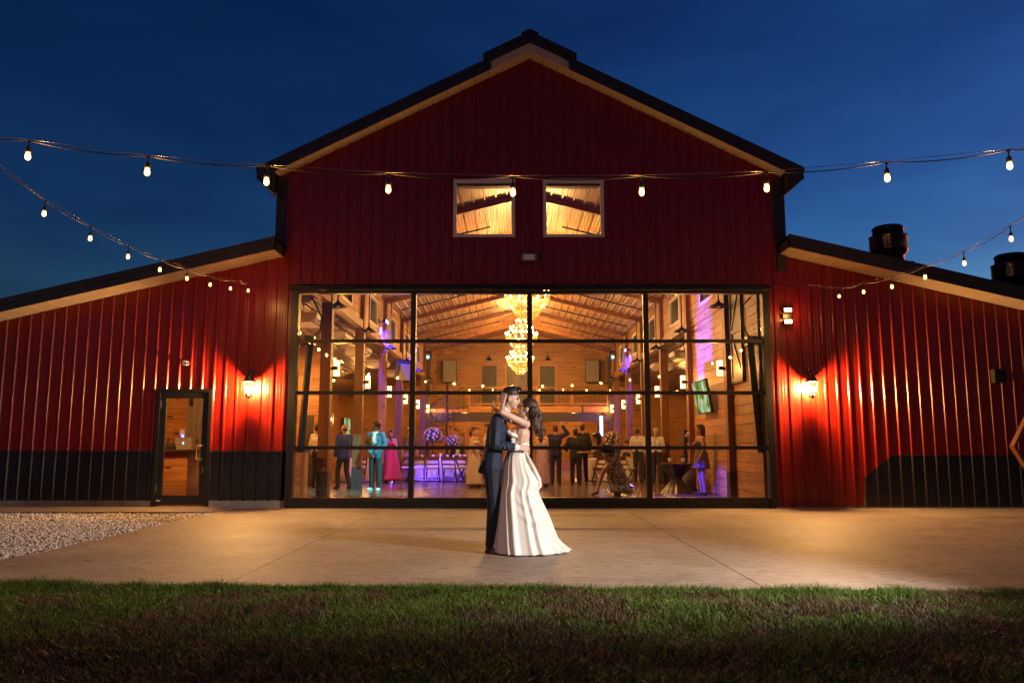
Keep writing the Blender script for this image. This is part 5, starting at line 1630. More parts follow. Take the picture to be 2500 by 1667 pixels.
def body_mesh(J, lat, fwd, female, fd, hup, eye=True):
    """all the flesh of a figure: torso, limbs, neck, head with features"""
    mb = MB(); mb.cur = 0
    k = 0.88 if female else 1.0
    P = {a: Vector(b) for a, b in J.items() if not a.startswith('curl')}
    for s in (-1, 1):
        mb.capsule(P['pelvis'] + lat * s * 0.06, P['waist'] + lat * s * 0.048 * k, 0.105, 0.088 * k)
        mb.capsule(P['waist'] + lat * s * 0.048 * k, P['chest'] + lat * s * 0.07 * k, 0.088 * k, 0.105 * k)
        if female:
            mb.ball(P['chest'] + lat * s * 0.065 + fwd * 0.075, 0.06, 10, 8)
    mb.capsule(P['sL'], P['sR'], 0.056 * k, 0.056 * k)
    mb.capsule((P['sL'] + P['sR']) / 2, P['neck'], 0.075 * k, 0.056 * k)
    up = hup
    mb.capsule(P['neck'] - up * 0.02, P['head'] - fd * 0.015 - up * 0.04, 0.055 * k, 0.052 * k)
    for S in ('L', 'R'):
        mb.capsule(P['s' + S], P['e' + S], 0.05 * k, 0.04 * k); mb.capsule(P['e' + S], P['w' + S], 0.04 * k, 0.027 * k)
        mb.capsule(P['h' + S], P['k' + S], 0.085, 0.057); mb.capsule(P['k' + S], P['a' + S], 0.057, 0.038)
        mb.capsule(P['a' + S] + Vector((0, 0, -0.045)), P['t' + S], 0.036, 0.03)
        d = P['w' + S] - P['e' + S]
        b = J.get('hd' + S)
        hd = Vector(b) if b else d
        n = Vector(J['hn' + S]) if 'hn' + S in J else (lat if S == 'L' else -lat)
        th = Vector(J['ht' + S]) if 'ht' + S in J else fwd
        hand(mb, P['w' + S], hd, n, th, 1.0 if not female else 0.92, J.get('curl' + S, 0.35))
    # head: cranium, face, jaw, nose, brow, ears
    side = fd.cross(up).normalized()
    rot = Matrix((side, fd, up)).transposed()
    h = P['head']
    def H(a, b, c): return h + side * a + fd * b + up * c
    mb.ball(H(0, -0.012, 0.022), (0.077, 0.098, 0.098), 16, 12, rot)
    mb.ball(H(0, 0.022, -0.03), (0.064, 0.072, 0.085), 14, 10, rot)
    mb.ball(H(0, 0.045, -0.085), (0.042, 0.042, 0.032), 12, 8, rot)
    mb.capsule(H(0, 0.088, 0.012), H(0, 0.108, -0.024), 0.009, 0.014, 8, 3)
    for s in (-1, 1):
        mb.ball(H(s * 0.078, -0.012, -0.008), (0.012, 0.02, 0.032), 8, 8, rot)
        mb.ball(H(s * 0.03, 0.074, 0.026), (0.026, 0.016, 0.010), 8, 6, rot)
    mb.cur = 2
    mb.ball(H(0, 0.088, -0.056), (0.022, 0.010, 0.007), 8, 6, rot)
    mb.cur = 1
    if eye:
        for s in (-1, 1):
            mb.ball(H(s * 0.031, 0.083, 0.009), (0.014, 0.008, 0.006), 8, 6, rot)
            mb.ball(H(s * 0.032, 0.088, 0.033), (0.020, 0.006, 0.005), 8, 6, rot)
    mb.cur = 0
    return mb, H, rot

def short_hair(mb, H, rot, puff=0.0):
    mb.ball(H(0, -0.024, 0.045), (0.085 + puff, 0.100 + puff, 0.092 + puff), 16, 12, rot)
    mb.ball(H(0, -0.06, -0.01), (0.074, 0.058, 0.075), 12, 8, rot)
    mb.ball(H(0, 0.045, 0.095), (0.058, 0.05, 0.03 + puff), 12, 8, rot)

def long_hair(mb, H, rot, length, seed, P):
    r = random.Random(seed)
    short_hair(mb, H, rot, 0.006)
    up = Vector((0, 0, 1))
    for i in range(13):
        a = R(60 + i * 20)
        dx, dy = math.cos(a) * 0.075, -abs(math.sin(a)) * 0.085 - 0.012
        p0 = H(dx, dy, 0.03); pts = [p0]
        for q in range(1, 6):
            pts.append(p0 + Vector((0, 0, -length * q / 5)) + Vector((r.uniform(-.014, .014), r.uniform(-.014, .014), 0)))
        for q in range(5):
            mb.capsule(pts[q], pts[q + 1], 0.027 - 0.003 * q, 0.024 - 0.003 * q, 7, 2)

def skirt(c0, c1, r0, r1, lat, fwd, folds=9, amp=0.07, seed=1, n=72, m=14, sweep=(0, 0, 0)):
    """pleated cloth from waist ring c0 to hem ring c1"""
    r = random.Random(seed); ph = [r.uniform(0, 6.28) for _ in range(3)]
    mb = MB(); vs = []; fs = []
    c0 = Vector(c0); c1 = Vector(c1); sw = Vector(sweep)
    for i in range(m + 1):
        t = i / m; c = c0.lerp(c1, t) + sw * (t * t)
        e = t ** 0.75
        ra, rb = r0[0] * (1 - e) + r1[0] * e, r0[1] * (1 - e) + r1[1] * e
        for k in range(n):
            a = 2 * math.pi * k / n
            f = 1 + amp * t * (0.6 * math.sin(folds * a + ph[0] + 0.6 * t) + 0.4 * math.sin((folds * 2 - 3) * a + ph[1]))
            vs.append(c + lat * ra * f * math.cos(a) + fwd * rb * f * math.sin(a))
    for i in range(m):
        for k in range(n):
            fs.append((i * n + k, i * n + (k + 1) % n, (i + 1) * n + (k + 1) % n, (i + 1) * n + k))
    # hem turned inward so the cloth has thickness
    o = m * n
    for k in range(n):
        p = Vector(vs[o + k]); vs.append(p + (c1 + sw - p) * 0.04 + Vector((0, 0, 0.05)))
    for k in range(n):
        fs.append((o + k, o + (k + 1) % n, o + n + (k + 1) % n, o + n + k))
    mb._add(vs, fs)
    return mb

def person(label, x, y, face, h=1.75, pose=None, outfit='suit', top=(0.02, 0.02, 0.03), bottom=None, sk=(0.42, 0.24, 0.16), hair=(0.02, 0.012, 0.008),
           hs='short', shoe=(0.02, 0.015, 0.012), female=False, hat=None, hem=0.06, flare=0.30, seed=1, lookz=0.0, look=0.0, voxel=0.013, patt=None, topmat=None, bottommat=None, z0=0.012, group='guests in the hall', legs=True):
    J = dict(STAND)
    if female:
        J.update(sL=(0.16, 0, 1.42), sR=(-0.16, 0, 1.42), eL=(0.20, 0.03, 1.14), eR=(-0.20, 0.03, 1.14), wL=(0.20, -0.05, 0.91), wR=(-0.20, -0.05, 0.91))
    if pose: J.update(pose)
    rz = Matrix.Rotation(R(face), 3, 'Z'); k = h / 1.75
    for a in list(J):
        if a.startswith('curl'): continue
        v = rz @ Vector(J[a])
        J[a] = v if a.startswith('h') and a[1] in 'dnt' and len(a) == 3 else v * k
    lat = rz @ Vector((1, 0, 0)); fwd = rz @ Vector((0, -1, 0))
    fd = (Matrix.Rotation(R(look), 3, 'Z') @ fwd + Vector((0, 0, lookz))).normalized()
    hup = (Vector((0, 0, 1)) - fd * fd.z).normalized()
    t = thing('person', label, 'person', (x, y, z0), group=group)
    mb, H, rot = body_mesh(J, lat, fwd, female, fd, hup)
    link('body', paint(remesh(mb, voxel), mb, [skin(sk), EYE, LIP]), t)
    P = {a: (Vector(b) if not a.startswith('curl') else b) for a, b in J.items()}
    tm = topmat or cloth(top); bm_ = bottommat or cloth(bottom or top)
    if outfit in ('suit', 'shirt', 'polo'):
        g = MB(); ex = 0.024 if outfit == 'suit' else 0.015
        for s in (-1, 1):
            low = P['pelvis'] + (P['pelvis'] - P['waist']) * (0.55 if outfit == 'suit' else -0.35)
            g.capsule(low + lat * s * 0.07, P['waist'] + lat * s * 0.055, 0.105 + ex * 0.7, 0.092 + ex)
            g.capsule(P['waist'] + lat * s * 0.055, P['chest'] + lat * s * 0.075, 0.092 + ex, 0.108 + ex)
        g.capsule(P['sL'], P['sR'], 0.06 + ex * 0.6, 0.06 + ex * 0.6)
        for S in ('L', 'R'):
            g.capsule(P['s' + S], P['e' + S], 0.054 + ex, 0.045 + ex)
            if outfit != 'polo':
                g.capsule(P['e' + S], P['e' + S].lerp(P['w' + S], 0.94), 0.045 + ex, 0.034 + ex * 0.8)
        mats = [tm]
        if outfit == 'suit':
            g.cur = 1
            g.ball(P['chest'] + fwd * 0.118 + Vector((0, 0, 0.03)), (0.045, 0.045, 0.13), 10, 8)
            if abs(face) < 100: g.capsule(P['neck'] - Vector((0, 0, 0.004)) + fwd * 0.004, P['neck'] + Vector((0, 0, 0.006)) + fwd * 0.006, 0.060, 0.058)
            g.cur = 2
            g.capsule(P['chest'] + fwd * 0.158 + Vector((0, 0, 0.10)), P['chest'] + fwd * 0.158 + Vector((0, 0, -0.10)), 0.012, 0.02, 6, 2)
            mats = [tm, cloth((0.62, 0.6, 0.58)), cloth((0.05, 0.03, 0.03))]
        link('jacket' if outfit == 'suit' else 'shirt', paint(remesh(g, voxel * 1.1), g, mats), t)
        g = MB()
        for s in (-1, 1):
            g.capsule(P['pelvis'] + lat * s * 0.055 + Vector((0, 0, 0.09)), P['pelvis'] + lat * s * 0.065, 0.112, 0.118)
        for S in ('L', 'R'):
            g.capsule(P['h' + S], P['k' + S], 0.10, 0.076); g.capsule(P['k' + S], P['a' + S] + Vector((0, 0, -0.02)), 0.076, 0.066)
        link('trousers', paint(remesh(g, voxel * 1.2), g, [bm_]), t)
    else:
        g = MB(); ex = 0.012
        for s in (-1, 1):
            g.capsule(P['pelvis'] + lat * s * 0.06, P['waist'] + lat * s * 0.045, 0.105 + ex, 0.08 + ex)
            g.capsule(P['waist'] + lat * s * 0.045, P['waist'].lerp(P['chest'], 0.85) + lat * s * 0.06, 0.08 + ex, 0.092 + ex)
            g.ball(P['chest'] + lat * s * 0.06 + fwd * 0.07, 0.068, 10, 8)
        link('bodice', paint(remesh(g, voxel * 1.1), g, [tm]), t)
        if outfit != 'seated':
            hz = Vector((P['pelvis'].x, P['pelvis'].y, hem))
            c1 = hz if not pose or 'hem' not in pose else P['hem']
            link('skirt', skirt(P['waist'], c1, (0.155, 0.13), (flare, flare * 0.9), lat, fwd, seed=seed).mesh('skirt', [bm_], True), t)
    g = MB()
    for S in ('L', 'R'):
        g.capsule(P['a' + S] + Vector((0, 0, -0.05)), P['t' + S], 0.046, 0.040)
    link('shoes', paint(remesh(g, voxel), g, [cloth(shoe, 0.4)]), t)
    g = MB()
    if hs == 'short': short_hair(g, H, rot)
    elif hs == 'afro': short_hair(g, H, rot, 0.016)
    elif hs == 'bald': g.ball(H(0, -0.03, -0.005), (0.082, 0.085, 0.06), 12, 8, rot)
    elif hs == 'pony':
        short_hair(g, H, rot, 0.004)
        g.capsule(H(0, -0.12, 0.05), H(0, -0.15, -0.05), 0.035, 0.035); g.capsule(H(0, -0.15, -0.05), H(0, -0.13, -0.2), 0.035, 0.018)
    else: long_hair(g, H, rot, 0.34, seed, P)
    link('hair', paint(remesh(g, voxel), g, [hairm(hair)]), t)
    if hat == 'cowboy':
        g = MB(); vs = []; fs = []; n = 28
        for rr_, zc_ in ((0.085, 0.20), (0.092, 0.10), (0.098, 0.085), (0.19, 0.085)):
            for q in range(n):
                a = 2 * math.pi * q / n
                lift = 0.06 * abs(math.cos(a)) ** 2 if rr_ > 0.15 else (-0.025 * math.sin(a) ** 2 if zc_ > 0.15 else 0)
                vs.append(H(rr_ * math.cos(a), rr_ * 1.15 * math.sin(a) - 0.01, zc_ + lift))
        for i in range(3):
            for q in range(n):
                fs.append((i * n + q, i * n + (q + 1) % n, (i + 1) * n + (q + 1) % n, (i + 1) * n + q))
        fs.append(tuple(range(n)))
        g._add(vs, fs); g.build('cowboy_hat', cloth((0.62, 0.56, 0.5)), t, True)
    if hat == 'cap':
        g = MB(); g.ball(H(0, -0.015, 0.07), (0.088, 0.105, 0.07), 14, 8, rot); g.ball(H(0, 0.10, 0.06), (0.06, 0.06, 0.01), 10, 6, rot)
        link('cap', paint(remesh(g, voxel), g, [cloth((0.02, 0.02, 0.02))]), t)
    if hat == 'glasses':
        g = MB()
        for s in (-1, 1): g.ball(H(s * 0.034, 0.094, 0.008), (0.026, 0.008, 0.018), 8, 6, rot)
        g.capsule(H(-0.02, 0.096, 0.012), H(0.02, 0.096, 0.012), 0.005, 0.005)
        g.build('sunglasses', MT['rubber'], t)
    return t, H, P

NAVY = (0.006, 0.009, 0.028)
clasp = dict(eL=(0.26, 0.02, 1.16), wL=(0.07, -0.16, 0.93), eR=(-0.26, 0.02, 1.16), wR=(-0.07, -0.17, 0.95), hdL=(-0.5, -0.2, -0.8), hdR=(0.5, -0.25, -0.8), hnL=(0.3, -1, 0), hnR=(-0.3, -1, 0))
person('young man in a teal lit suit and white shoes with clasped hands', -3.60, 20.75, -18, 1.80, clasp, 'suit', (0.04, 0.10, 0.15), (0.02, 0.018, 0.025), (0.11, 0.06, 0.04), hs='afro', shoe=(0.7, 0.7, 0.7), look=-30)
person('man in a bright blue jacket turning away beside the blue lit post', -4.62, 21.6, -140, 1.74, dict(eR=(-0.27, -0.06, 1.17), wR=(-0.14, -0.22, 1.05), kL=(0.12, -0.10, 0.50), aL=(0.13, -0.06, 0.09), tL=(0.15, -0.22, 0.035), aR=(-0.12, 0.16, 0.09), tR=(-0.13, 0.01, 0.035)), 'suit', (0.02, 0.05, 0.30), (0.015, 0.018, 0.035), (0.30, 0.17, 0.11), (0.06, 0.04, 0.03), 'bald', look=20)
person('guest in a white shirt and dark trousers beside the dark passage door', -5.55, 22.4, 150, 1.78, None, 'shirt', (0.55, 0.5, 0.45), (0.02, 0.018, 0.016), (0.32, 0.18, 0.12))
person('woman in a long red dress in front of the man in the cowboy hat', -3.86, 25.0, 8, 1.66, dict(eL=(0.20, -0.02, 1.16), wL=(0.06, -0.10, 1.42), hdL=(-0.1, -0.1, 1)), 'gown', (0.48, 0.03, 0.05), None, (0.42, 0.24, 0.17), (0.03, 0.015, 0.01), 'long', female=True, flare=0.36, hem=0.08)
person('man in a pale cowboy hat and tan trousers by the table', -3.42, 26.3, 6, 1.74, dict(wL=(0.24, -0.05, 0.9)), 'polo', (0.10, 0.07, 0.07), (0.20, 0.13, 0.08), (0.38, 0.22, 0.15), hat='cowboy')
person('woman with a ponytail in a pale lace gown talking to a man', -1.08, 22.3, 55, 1.68, dict(eR=(-0.20, -0.06, 1.16), wR=(-0.08, -0.20, 1.04)), 'gown', (0.50, 0.40, 0.36), None, (0.52, 0.33, 0.25), (0.06, 0.03, 0.02), 'pony', female=True, flare=0.24, topmat=floral('lace_gown', (0.50, 0.40, 0.36), (0.62, 0.52, 0.48), 40), bottommat=floral('lace_skirt', (0.46, 0.37, 0.33), (0.62, 0.52, 0.48), 40))
person('dark haired man in a white shirt facing the pale gown', -0.72, 22.95, -75, 1.80, None, 'shirt', (0.62, 0.6, 0.58), (0.02, 0.02, 0.025), (0.42, 0.25, 0.17))
person('woman in a lilac satin gown behind the bride', 0.86, 22.6, 160, 1.68, dict(wL=(0.21, -0.04, 0.9)), 'gown', (0.42, 0.30, 0.44), None, (0.46, 0.28, 0.2), (0.05, 0.025, 0.015), 'long', female=True, flare=0.22, bottommat=simple('lilac_satin', (0.42, 0.30, 0.44), 0.3, 0, 0.15, 12, 0.3), topmat=simple('lilac_satin_top', (0.42, 0.30, 0.44), 0.3, 0, 0.15, 12, 0.3))
person('man in sunglasses peeking past the waving guest', 1.02, 25.3, 25, 1.72, None, 'suit', NAVY, None, (0.34, 0.2, 0.14), hat='glasses')
person('guest in a navy suit waving one raised hand', 1.34, 24.2, 170, 1.80, dict(eL=(-0.0, 0, 0), eR=(-0.36, -0.05, 1.50), wR=(-0.21, -0.03, 1.72), hdR=(0.4, 0.0, 1), hnR=(0, 1, 0)) | dict(eL=(0.25, 0.02, 1.15)), 'suit', (0.006, 0.010, 0.040), None, (0.36, 0.21, 0.15), (0.05, 0.03, 0.02))
person('shorter dancer in a dark green lit jacket seen from behind', 1.96, 24.3, 178, 1.68, dict(eL=(0.30, 0.0, 1.2), wL=(0.28, -0.18, 1.08)), 'suit', (0.006, 0.014, 0.009), (0.006, 0.006, 0.007), (0.34, 0.2, 0.14))  # green light on the jacket is put into its cloth colour
person('tall guest in a navy jacket behind the green lit dancer', 2.26, 25.2, 190, 1.86, None, 'suit', (0.007, 0.008, 0.024), None, (0.36, 0.22, 0.15))
person('guest in a tan shirt near the glowing heater', 3.0, 27.6, 20, 1.80, dict(eL=(0.22, -0.06, 1.2), wL=(0.05, -0.2, 1.3)), 'shirt', (0.30, 0.20, 0.09), (0.05, 0.04, 0.03), (0.36, 0.22, 0.16))
# leaning dancer in a printed dress
dn = dict(pelvis=(0.10, 0.0, 0.88), waist=(0.04, -0.02, 1.02), chest=(-0.08, -0.05, 1.16), neck=(-0.20, -0.07, 1.27), head=(-0.29, -0.09, 1.37),
          sL=(-0.12, 0.11, 1.24), sR=(-0.15, -0.20, 1.24), eR=(-0.40, -0.22, 1.02), wR=(-0.64, -0.18, 1.03), hdR=(-1, 0, 0.05), hnR=(0, -0.2, 1), eL=(-0.22, 0.2, 1.05), wL=(-0.30, 0.1, 1.1),
          hL=(0.14, 0.08, 0.86), hR=(0.10, -0.08, 0.86), kR=(-0.16, -0.12, 0.55), aR=(-0.30, -0.10, 0.13), tR=(-0.42, -0.16, 0.04), kL=(0.22, 0.05, 0.46), aL=(0.26, 0.08, 0.09), tL=(0.14, 0.04, 0.035), hem=(0.30, 0.0, 0.07))
person('twirling woman in a black and cream leaf print dress leaning forward', 2.30, 18.7, 0, 1.72, dn, 'gown', (0.04, 0.03, 0.025), None, (0.46, 0.28, 0.2), (0.07, 0.035, 0.02), 'long', female=True, flare=0.26, look=-80, lookz=-0.4,
       topmat=cloth((0.02, 0.018, 0.016)), bottommat=floral('leaf_print', (0.03, 0.026, 0.022), (0.50, 0.44, 0.32), 14), seed=5)
# seated guests
seat = dict(pelvis=(0, 0.0, 0.55), waist=(0, -0.01, 0.72), chest=(0, -0.02, 0.93), neck=(0, -0.02, 1.10), head=(0, -0.03, 1.26), sL=(0.16, 0, 1.05), sR=(-0.16, 0, 1.05), eL=(0.22, -0.08, 0.80), eR=(-0.22, -0.08, 0.80), wL=(0.14, -0.30, 0.80), wR=(-0.34, -0.26, 0.82),
            hL=(0.09, -0.02, 0.53), hR=(-0.09, -0.02, 0.53), kL=(0.11, -0.44, 0.52), kR=(-0.11, -0.44, 0.52), aL=(0.11, -0.46, 0.10), aR=(-0.11, -0.46, 0.10), tL=(0.12, -0.6, 0.035), tR=(-0.12, -0.6, 0.035))
person('seated woman in a dark dress at the pink rose table', 3.95, 27.0, -30, 1.70, seat, 'seated', (0.02, 0.025, 0.05), None, (0.46, 0.27, 0.2), (0.05, 0.02, 0.012), 'long', female=True)
person('seated man in a dark cap behind the woman in the dark dress', 3.85, 28.3, -15, 1.76, seat, 'polo', (0.015, 0.015, 0.015), (0.02, 0.02, 0.03), (0.38, 0.22, 0.15), hat='cap')
person('seated guest in a dark suit behind the violet roses', -1.95, 28.2, 5, 1.78, seat, 'suit', (0.015, 0.012, 0.012), None, (0.36, 0.2, 0.14))
person('seated guest in black at the far end of the near table', -1.25, 28.0, 25, 1.74, seat, 'polo', (0.02, 0.012, 0.012), None, (0.4, 0.24, 0.17))
person('guest in a white shirt and tan vest half behind the door bar', 4.12, 25.7, 150, 1.74, dict(eL=(0.26, 0.0, 1.15), wL=(0.24, -0.15, 0.95)), 'shirt', (0.55, 0.52, 0.52), (0.03, 0.03, 0.045), (0.34, 0.19, 0.13), (0.05, 0.03, 0.02))
person('white haired man in a pale lilac lit shirt and dark trousers', 4.50, 24.5, 165, 1.70, dict(wL=(0.20, -0.12, 0.98), wR=(-0.20, -0.12, 0.98)), 'shirt', (0.60, 0.54, 0.58), (0.03, 0.025, 0.035), (0.36, 0.21, 0.15), (0.36, 0.33, 0.31))
drink = dict(eR=(-0.22, -0.16, 1.18), wR=(-0.06, -0.30, 1.40), hdR=(0.2, -0.3, 1), hnR=(-1, 0, 0), eL=(0.20, -0.02, 1.14), wL=(0.17, -0.12, 0.92))
wm, Hw, Pw = person('woman in a short sequin dress drinking by the board wall', 4.56, 18.95, -82, 1.66, drink, 'dress', (0.04, 0.03, 0.025), None, (0.42, 0.24, 0.18), (0.03, 0.015, 0.01), 'long', female=True, hem=0.62, flare=0.22,
       topmat=floral('sequin_top', (0.02, 0.015, 0.015), (0.36, 0.26, 0.16), 45), bottommat=floral('sequin_skirt', (0.02, 0.015, 0.015), (0.36, 0.26, 0.16), 45))
o = MB().lathe([(0.032, 0), (0.042, 0.11), (0.037, 0.11), (0.028, 0.006)], n=12).build('held_cup', MT['white_plastic'], None, True)
hp = Vector((4.56, 18.95, 0.012)) + Pw['wR'] + Vector((-0.06, 0.0, 0.06)); o.location = hp; o.rotation_euler = (0, R(40), 0)
tag(o, 'white cup in the raised hand of the drinking woman', 'cup')

# ------------------------------------------------------------------ the bridal couple
CY = 8.95
VX = 0.0075
groom = thing('person', 'groom in a navy suit kissing the bride, arms round her waist', 'person', (0, CY, 0.0), group='bridal couple')
GJ = dict(pelvis=(-0.225, 0.0, 0.97), waist=(-0.205, 0.0, 1.14), chest=(-0.165, 0.0, 1.36), neck=(-0.085, 0.0, 1.55), head=(-0.012, 0.0, 1.705),
          sR=(-0.17, -0.175, 1.46), eR=(-0.19, -0.245, 1.185), wR=(0.055, -0.205, 1.155), sL=(-0.14, 0.18, 1.46), eL=(-0.06, 0.26, 1.21), wL=(0.165, 0.115, 1.115),
          hR=(-0.225, -0.09, 0.94), kR=(-0.20, -0.10, 0.52), aR=(-0.235, -0.10, 0.10), tR=(-0.10, -0.165, 0.035),
          hL=(-0.225, 0.09, 0.94), kL=(-0.19, 0.10, 0.52), aL=(-0.20, 0.10, 0.10), tL=(-0.05, 0.13, 0.035),
          hdR=(1, 0.30, -0.10), hnR=(0.15, -1, 0.1), htR=(0, 0, 1), curlR=0.5, hdL=(0.35, -1, -0.05), hnL=(1, 0.3, 0), htL=(0, 0, 1), curlL=0.5)
fdg = Vector((1, -0.10, -0.16)).normalized(); upg = (Vector((0, 0, 1)) - fdg * fdg.z).normalized()
LATY = Vector((0, 1, 0)); FX = Vector((1, 0, 0))
mb, Hg, rotg = body_mesh(GJ, LATY, FX, False, fdg, upg)
link('body', paint(remesh(mb, 0.0062, 4), mb, [skin((0.55, 0.34, 0.25)), simple('groom_brow', (0.03, 0.02, 0.015), 0.5), simple('groom_lips', (0.42, 0.22, 0.17), 0.5)]), groom)
P = {a: Vector(b) for a, b in GJ.items() if not a.startswith('curl')}
SUIT = simple('navy_wool', (0.0045, 0.013, 0.046), 0.7, 0, 0.15, 60, 0.12, sheen=0.05)
SHIRT = cloth((0.78, 0.77, 0.75))
g = MB()
for s in (-1, 1):
    g.capsule(Vector((-0.225, s * 0.075, 0.915)), P['waist'] + LATY * s * 0.06, 0.122, 0.108)
    g.capsule(P['waist'] + LATY * s * 0.06, P['chest'] + LATY * s * 0.08, 0.108, 0.122)
g.capsule(P['sL'], P['sR'], 0.072, 0.072)
g.capsule((P['sL'] + P['sR']) / 2 + Vector((0.01, 0, 0)), P['neck'] - Vector((0.005, 0, 0.045)), 0.10, 0.062)
for S in ('L', 'R'):
    g.capsule(P['s' + S], P['e' + S], 0.074, 0.062); g.capsule(P['e' + S], P['e' + S].lerp(P['w' + S], 0.86), 0.062, 0.046)
# skirt of the jacket flaring at the back vent, soft elbow creases
g.capsule((-0.30, -0.10, 0.98), (-0.345, -0.07, 0.90), 0.05, 0.04)
g.capsule((-0.30, 0.06, 0.98), (-0.335, 0.06, 0.90), 0.05, 0.04)
for k in range(5):
    q = P['eR'].lerp(P['sR'], 0.05 + 0.11 * k)
    g.capsule(q + Vector((0.058, -0.02, -0.02)), q + Vector((0.0, -0.062, 0.012)), 0.011, 0.014, 8, 2)
for k in range(3):
    q = P['eR'].lerp(P['wR'], 0.18 + 0.2 * k)
    g.capsule(q + Vector((-0.012, -0.05, 0.03)), q + Vector((0.012, -0.045, -0.035)), 0.011, 0.012, 8, 2)
jm = remesh(g, VX, 3)
# trim the hem level
link('jacket', paint(jm, g, [SUIT]), groom)
g = MB()
g.capsule(P['eR'].lerp(P['wR'], 0.84), P['eR'].lerp(P['wR'], 0.97), 0.043, 0.041, 14); g.capsule(P['eL'].lerp(P['wL'], 0.84), P['eL'].lerp(P['wL'], 0.97), 0.043, 0.041, 14)
g.build('shirt_cuffs', SHIRT, groom, True)
g = MB()
g.capsule(P['neck'] - Vector((0.015, 0, 0.03)), P['neck'] + Vector((0.002, 0, 0.022)), 0.068, 0.064, 16)
g.capsule(P['neck'] + Vector((0.05, -0.03, -0.02)), P['neck'] + Vector((0.07, -0.01, -0.09)), 0.026, 0.02)
link('shirt_collar', paint(remesh(g, VX), g, [SHIRT]), groom)
g = MB()
for s in (-1, 1):
    g.capsule(P['pelvis'] + LATY * s * 0.06, P['pelvis'] + LATY * s * 0.065 - Vector((0, 0, 0.05)), 0.115, 0.115)
for S in ('L', 'R'):
    g.capsule(P['h' + S], P['k' + S], 0.102, 0.078); g.capsule(P['k' + S], P['a' + S] + Vector((0, 0, -0.015)), 0.078, 0.064)
    for k in range(3):
        q = P['a' + S] + Vector((0.02, 0, 0.02 + 0.045 * k)); g.capsule(q + Vector((0.03, -0.045, 0)), q + Vector((-0.04, -0.05, 0.015)), 0.012, 0.012, 8, 2)
link('trousers', paint(remesh(g, VX, 3), g, [simple('navy_wool_trousers', (0.005, 0.009, 0.025), 0.72, 0, 0.15, 60, 0.12, sheen=0.05)]), groom)
g = MB()
for S in ('L', 'R'):
    a = P['a' + S]; t_ = P['t' + S]
    g.capsule(a + Vector((-0.02, 0, -0.06)), t_, 0.042, 0.038); g.capsule(a + Vector((0, 0, 0.0)), a + Vector((0, 0, -0.05)), 0.045, 0.045)
    g.box(a.x - 0.065, a.x - 0.01, a.y - 0.035, a.y + 0.035, 0.003, 0.03)
link('shoes', paint(remesh(g, VX, 2), g, [simple('brown_leather_shoe', (0.09, 0.032, 0.012), 0.28, 0, 0.2, 20)]), groom)
g = MB(); r = random.Random(4)
g.ball(Hg(0, -0.018, 0.068), (0.083, 0.098, 0.074), 18, 12, rotg)
g.ball(Hg(0, 0.030, 0.112), (0.058, 0.058, 0.034), 14, 10, rotg)
g.ball(Hg(0, 0.068, 0.100), (0.046, 0.018, 0.022), 12, 8, rotg)
g.ball(Hg(0, -0.085, 0.05), (0.062, 0.03, 0.06), 12, 8, rotg)
for _ in range(60):
    a = r.uniform(-0.05, 0.05); b = r.uniform(-0.06, 0.06)
    g.capsule(Hg(a, b, 0.128 - a * a * 6), Hg(a * 1.1, b + 0.05, 0.142 - a * a * 8 + r.uniform(0, .012)), 0.008, 0.005, 6, 2)
link('hair', paint(remesh(g, 0.006, 2), g, [hairm((0.018, 0.011, 0.008))]), groom)
g = MB(); g.ball(Hg(0, -0.032, 0.012), (0.0835, 0.101, 0.072), 16, 10, rotg)
link('faded_sides', paint(remesh(g, 0.007, 2), g, [simple('clipped_hair', (0.085, 0.05, 0.035), 0.6, 0, 0.3, 120)]), groom)

bride = thing('person', 'bride in a white satin gown with her arm round the groom', 'person', (0, CY, 0.0), group='bridal couple')
BJ = dict(pelvis=(0.075, 0.0, 0.97), waist=(0.085, 0.0, 1.11), chest=(0.115, 0.0, 1.31), neck=(0.150, 0.0, 1.465), head=(0.170, 0.0, 1.595),
          sR=(0.145, 0.150, 1.415), eR=(-0.07, 0.285, 1.50), wR=(-0.20, 0.16, 1.60), sL=(0.160, -0.150, 1.415), eL=(-0.115, -0.275, 1.545), wL=(-0.105, -0.125, 1.635),
          hR=(0.075, 0.085, 0.94), kR=(0.09, 0.09, 0.50), aR=(0.10, 0.10, 0.09), tR=(-0.02, 0.10, 0.035), hL=(0.075, -0.085, 0.94), kL=(0.085, -0.09, 0.50), aL=(0.10, -0.10, 0.09), tL=(-0.02, -0.10, 0.035),
          hdL=(0.12, 0.28, 1.0), hnL=(-0.5, -1, 0), htL=(-1, 0, 0.2), curlL=0.35, hdR=(-0.1, -1, 0.6), hnR=(-1, 0, 0), htR=(0, 0, 1))
fdb = Vector((-1, 0.10, 0.30)).normalized(); upb = (Vector((0, 0, 1)) - fdb * fdb.z).normalized()
mb, Hb, rotb = body_mesh(BJ, Vector((0, -1, 0)), Vector((-1, 0, 0)), True, fdb, upb)
link('body', paint(remesh(mb, 0.0062, 5), mb, [skin((0.62, 0.39, 0.29)), EYE, LIP]), bride)
P = {a: Vector(b) for a, b in BJ.items() if not a.startswith('curl')}
g = MB()
for s in (-1, 1):
    g.capsule(P['pelvis'] + LATY * s * 0.055 + Vector((0, 0, 0.04)), P['waist'] + LATY * s * 0.043, 0.108, 0.088)
    g.capsule(P['waist'] + LATY * s * 0.043, Vector((0.098, s * 0.05, 1.20)), 0.088, 0.092)
    g.ball(Vector((0.045, s * 0.055, 1.285)), 0.072, 12, 8)
